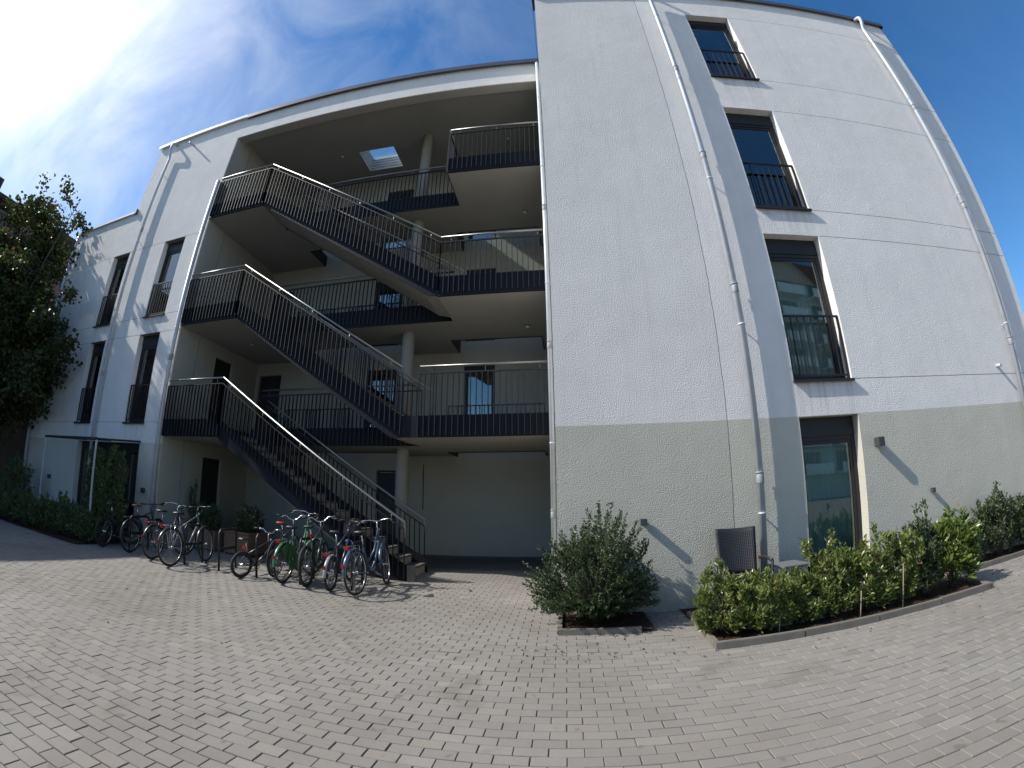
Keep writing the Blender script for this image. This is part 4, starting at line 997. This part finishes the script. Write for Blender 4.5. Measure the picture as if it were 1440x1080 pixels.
    if guard is not None:
        gd = MB(); n = 14
        for sy in (-.05, .05):
            vs = [(0.02, sy, r + .02)] + [(math.cos(R(20 + 110 * i / n)) * (r - .02), sy, r + math.sin(R(20 + 110 * i / n)) * (r - .02)) for i in range(n + 1)]
            gd.add(vs, [tuple(range(len(vs)))])
        gd.box(.05, bb.x + .12, -.075, -.062, bb.z - .06, bb.z + .10, .01)
        gd.build('skirt_guard', paint('guard_paint', guard, .35), e, fix=False)
    if rack:
        k_ = MB(); zr_ = r * 2 + .05
        for sy in (-.055, .055):
            k_.tube([(st.x - .02, sy, zr_), (-.22, sy, zr_), (-.24, sy * .5, zr_)], .006, 6); k_.tube([(0, sy, r), (-.08, sy, zr_)], .006, 6); k_.tube([(0, sy, r), (.06, sy, zr_)], .005, 6)
        for x in (-.18, -.08, .02): k_.tube([(x, -.055, zr_), (x, .055, zr_)], .005, 5)
        k_.build('luggage_rack', M['chrome'] if rack == 'chrome' else M['blackm'], e, fix=False)
    if light:
        l_ = MB(); z_ = (r * 2 + .03) if rack else seat - .13; x_ = -.25 if rack else st.x - .06
        l_.box(x_ - .02, x_ + .012, -.04, .04, z_ - .025, z_ + .025, .006)
        if fender is not None: MB().box(-r - .035, -r - .012, -.02, .02, r + .10, r + .16, .004).build('reflector', M['red'], e)
        l_.build('rear_light', M['red'], e)
        hl_ = MB(); hl_.tube([ht + Vector((.04, 0, .02)), ht + Vector((.11, 0, .02))], [.022, .03], 10); turned(hl_).build('headlight', M['chrome'], e, fix=False)
    if basket:
        bk_ = MB(); z_ = hb - .06; x0_ = top.x + .08
        for k in range(6):
            z = z_ - .22 + k * .04; q = .8 + .04 * k
            bk_.tube([(x0_, -.16 * q, z), (x0_ + .24 * q, -.16 * q, z), (x0_ + .24 * q, .16 * q, z), (x0_, .16 * q, z)], .004, 4, closed=True)
        for k in range(9):
            y = -.16 + .04 * k; bk_.tube([(x0_ + .24, y, z_), (x0_ + .2, y * .8, z_ - .22), (x0_, y * .8, z_ - .22)], .003, 4)
        turned(bk_).build('basket', M['blackm'], e, fix=False)
    if frontbag:
        bk_ = MB(); bk_.box(top.x + .05, top.x + .24, -.14, .14, hb - .26, hb - .03, .03); turned(bk_).build('handlebar_bag', M['blackm'], e)
    kk = MB(); kk.tube([bb + Vector((-.03, .03, -.02)), Vector((bb.x - .10, .20, .01))], .007, 6); kk.build('kickstand', M['blackm'], e, fix=False)
    return e
A0 = math.pi / 2 + R(8)
bicycle((-3.12, 6.42, 0), A0 - R(11), 'blue grey city bicycle with swept bars at the right end', (.035, .07, .12), .36, 1.12, True, (.04, .08, .14), 'black', True, 'swept', .018, False, R(14), -.05, .95, hb=1.12)
bicycle((-3.62, 6.5, 0), A0, 'black bicycle with blue fork second from the right', (.03, .035, .05), .29, 1.0, False, (.30, .30, .32), 'black', True, 'flat', .025, False, R(-8), .04, .93, hb=1.10, rim='blackm', forkcol=(.10, .18, .42), frontbag=True)
bicycle((-4.10, 6.58, 0), A0 + R(3), 'dark bicycle with wide tyres third from the right', (.035, .05, .045), .345, 1.06, False, None, False, True, 'riser', .026, False, R(10), -.04, .97, hb=1.08, rim='blackm')
bicycle((-4.62, 6.64, 0), A0 - R(3), 'green step through bicycle with green skirt guard', (.045, .15, .075), .35, 1.08, True, (.05, .17, .085), 'black', True, 'swept', .02, False, R(-12), .06, .93, guard=(.05, .15, .05), hb=1.17)
bicycle((-5.42, 6.5, 0), A0 - R(22), 'small children bicycle with little wheels beside the green one', (.05, .05, .055), .235, .80, False, None, False, True, 'riser', .024, False, R(12), .03, .66, hb=.80, rim='blackm')
bicycle((-5.05, 7.0, 0), A0 + R(2), 'dark bicycle half hidden behind the green one', (.03, .03, .035), .345, 1.04, False, None, False, False, 'riser', .02, False, R(14), .03, .96, sad=(.30, .02, .02), hb=1.05)
bicycle((-6.98, 6.28, 0), A0 - R(2), 'silver trekking bicycle with red rear lights and black mudguards', (.16, .165, .175), .36, 1.10, False, (.05, .05, .055), 'chrome', True, 'flat', .02, False, R(12), -.03, .97, hb=1.12)
bicycle((-7.80, 6.52, 0), A0 + R(3), 'black bicycle directly left of the silver one', (.03, .035, .045), .35, 1.06, True, (.03, .03, .03), 'black', True, 'swept', .02, True, R(-10), .04, .95, hb=1.08)
bicycle((-8.72, 6.66, 0), A0 + R(7), 'dark green bicycle with brown saddle in the shade', (.02, .05, .04), .35, 1.07, False, (.02, .02, .02), 'black', False, 'flat', .02, False, R(8), -.03, .97, sad=(.16, .05, .02), hb=1.03)
bicycle((-9.60, 6.55, 0), A0 + R(10), 'black bicycle at the left end beside the hedge', (.03, .03, .03), .34, 1.05, False, None, False, False, 'flat', .024, False, R(-14), .04, .92, hb=1.02)

# ------------------------------------------------------------------ armchair and small table
ch = empty('wicker_armchair', (2.12, 5.27, .04), R(-7), 'dark wicker armchair behind the long hedge beside the downpipe', 'armchair')
m = MB(); nb_, kb = 12, 10; vs = []; 
for s_, off in ((0, 0), (1, .028)):
    for k in range(kb + 1):
        for i in range(nb_ + 1):
            u = -1 + 2 * i / nb_; t = k / kb; vs.append((u * (.235 + .03 * t), .24 + .14 * t - .045 * (1 - u * u) * -1 * 1 + off, .44 + .56 * t + .012 * (u * u) * t))
def gi(s_, k, i): return s_ * (kb + 1) * (nb_ + 1) + k * (nb_ + 1) + i
fs = []
for k in range(kb):
    for i in range(nb_): fs += [(gi(0, k, i), gi(0, k, i + 1), gi(0, k + 1, i + 1), gi(0, k + 1, i)), (gi(1, k, i), gi(1, k + 1, i), gi(1, k + 1, i + 1), gi(1, k, i + 1))]
for i in range(nb_): fs += [(gi(0, kb, i), gi(0, kb, i + 1), gi(1, kb, i + 1), gi(1, kb, i)), (gi(0, 0, i), gi(1, 0, i), gi(1, 0, i + 1), gi(0, 0, i + 1))]
for k in range(kb): fs += [(gi(0, k, 0), gi(0, k + 1, 0), gi(1, k + 1, 0), gi(1, k, 0)), (gi(0, k, nb_), gi(1, k, nb_), gi(1, k + 1, nb_), gi(0, k + 1, nb_))]
m.add(vs, fs, True); m.build('backrest', M['wicker'], ch)
m = MB(); m.box(-.26, .26, -.24, .26, .38, .43, .012); m.build('seat', M['wicker'], ch)
for sx in (-1, 1):
    m = MB(); m.tube([(sx * .285, .30, .62), (sx * .29, .05, .66), (sx * .285, -.22, .65)], .024, 8, flat=.7); m.build('armrest', M['wicker'], ch, fix=False)
    for sy in (-.22, .24):
        m = MB(); m.tube([(sx * .285, sy, .65 if sy < 0 else .62), (sx * .27, sy, -.02)], .016, 8); m.build('leg', M['wicker'], ch, fix=False)
tb_ = empty('side_table', (2.78, 5.36, .04), R(4), 'small grey side table between the armchair and the glass door', 'table')
m = MB(); m.box(-.2, .2, -.2, .2, .50, .53, .006); m.build('table_top', simple('grey_table', (.13, .135, .135), .6), tb_)
for sx in (-1, 1):
    for sy in (-1, 1): m = MB(); m.box(sx * .17 - .012, sx * .17 + .012, sy * .17 - .012, sy * .17 + .012, 0, .499); m.build('leg', M['steel'], tb_)

# ------------------------------------------------------------------ camera: a wide fisheye lens, tilted 14 degrees up
cd = bpy.data.cameras.new('camera'); cam = bpy.data.objects.new('camera', cd); COL.objects.link(cam); sc.camera = cam
p, r_, y_ = 0.24597348, -0.0065960655, -0.1081555908
fw = Vector((math.sin(y_) * math.cos(p), math.cos(y_) * math.cos(p), math.sin(p))); rt = Vector((math.cos(y_), -math.sin(y_), 0)); up = rt.cross(fw)
R2 = math.cos(r_) * rt + math.sin(r_) * up; U2 = -math.sin(r_) * rt + math.cos(r_) * up
cam.matrix_world = Matrix(((R2.x, U2.x, -fw.x, 0), (R2.y, U2.y, -fw.y, 0), (R2.z, U2.z, -fw.z, 1.5), (0, 0, 0, 1)))
cd.type = 'PANO'; cd.panorama_type = 'FISHEYE_LENS_POLYNOMIAL'; cd.sensor_width = 14.4; cd.sensor_height = 10.8; cd.fisheye_fov = math.pi
cd.fisheye_polynomial_k0 = 0; cd.fisheye_polynomial_k1 = -0.158732955; cd.fisheye_polynomial_k2 = -8.7252e-06; cd.fisheye_polynomial_k3 = 0.00025425972; cd.fisheye_polynomial_k4 = -8.87232e-06
cd.shift_x = -3.5845 / 1440; cd.shift_y = 9.0557 / 1080; cd.clip_start = .05; cd.clip_end = 500

# ------------------------------------------------------------------ render look
vs_ = sc.view_settings; vs_.view_transform = 'Standard'; vs_.look = 'None'; vs_.exposure = .22; vs_.gamma = 1
sc.cycles.max_bounces = 6; sc.cycles.diffuse_bounces = 3; sc.cycles.glossy_bounces = 3; sc.cycles.transparent_max_bounces = 8; sc.cycles.use_denoising = True
sc.cycles.sample_clamp_indirect = 6
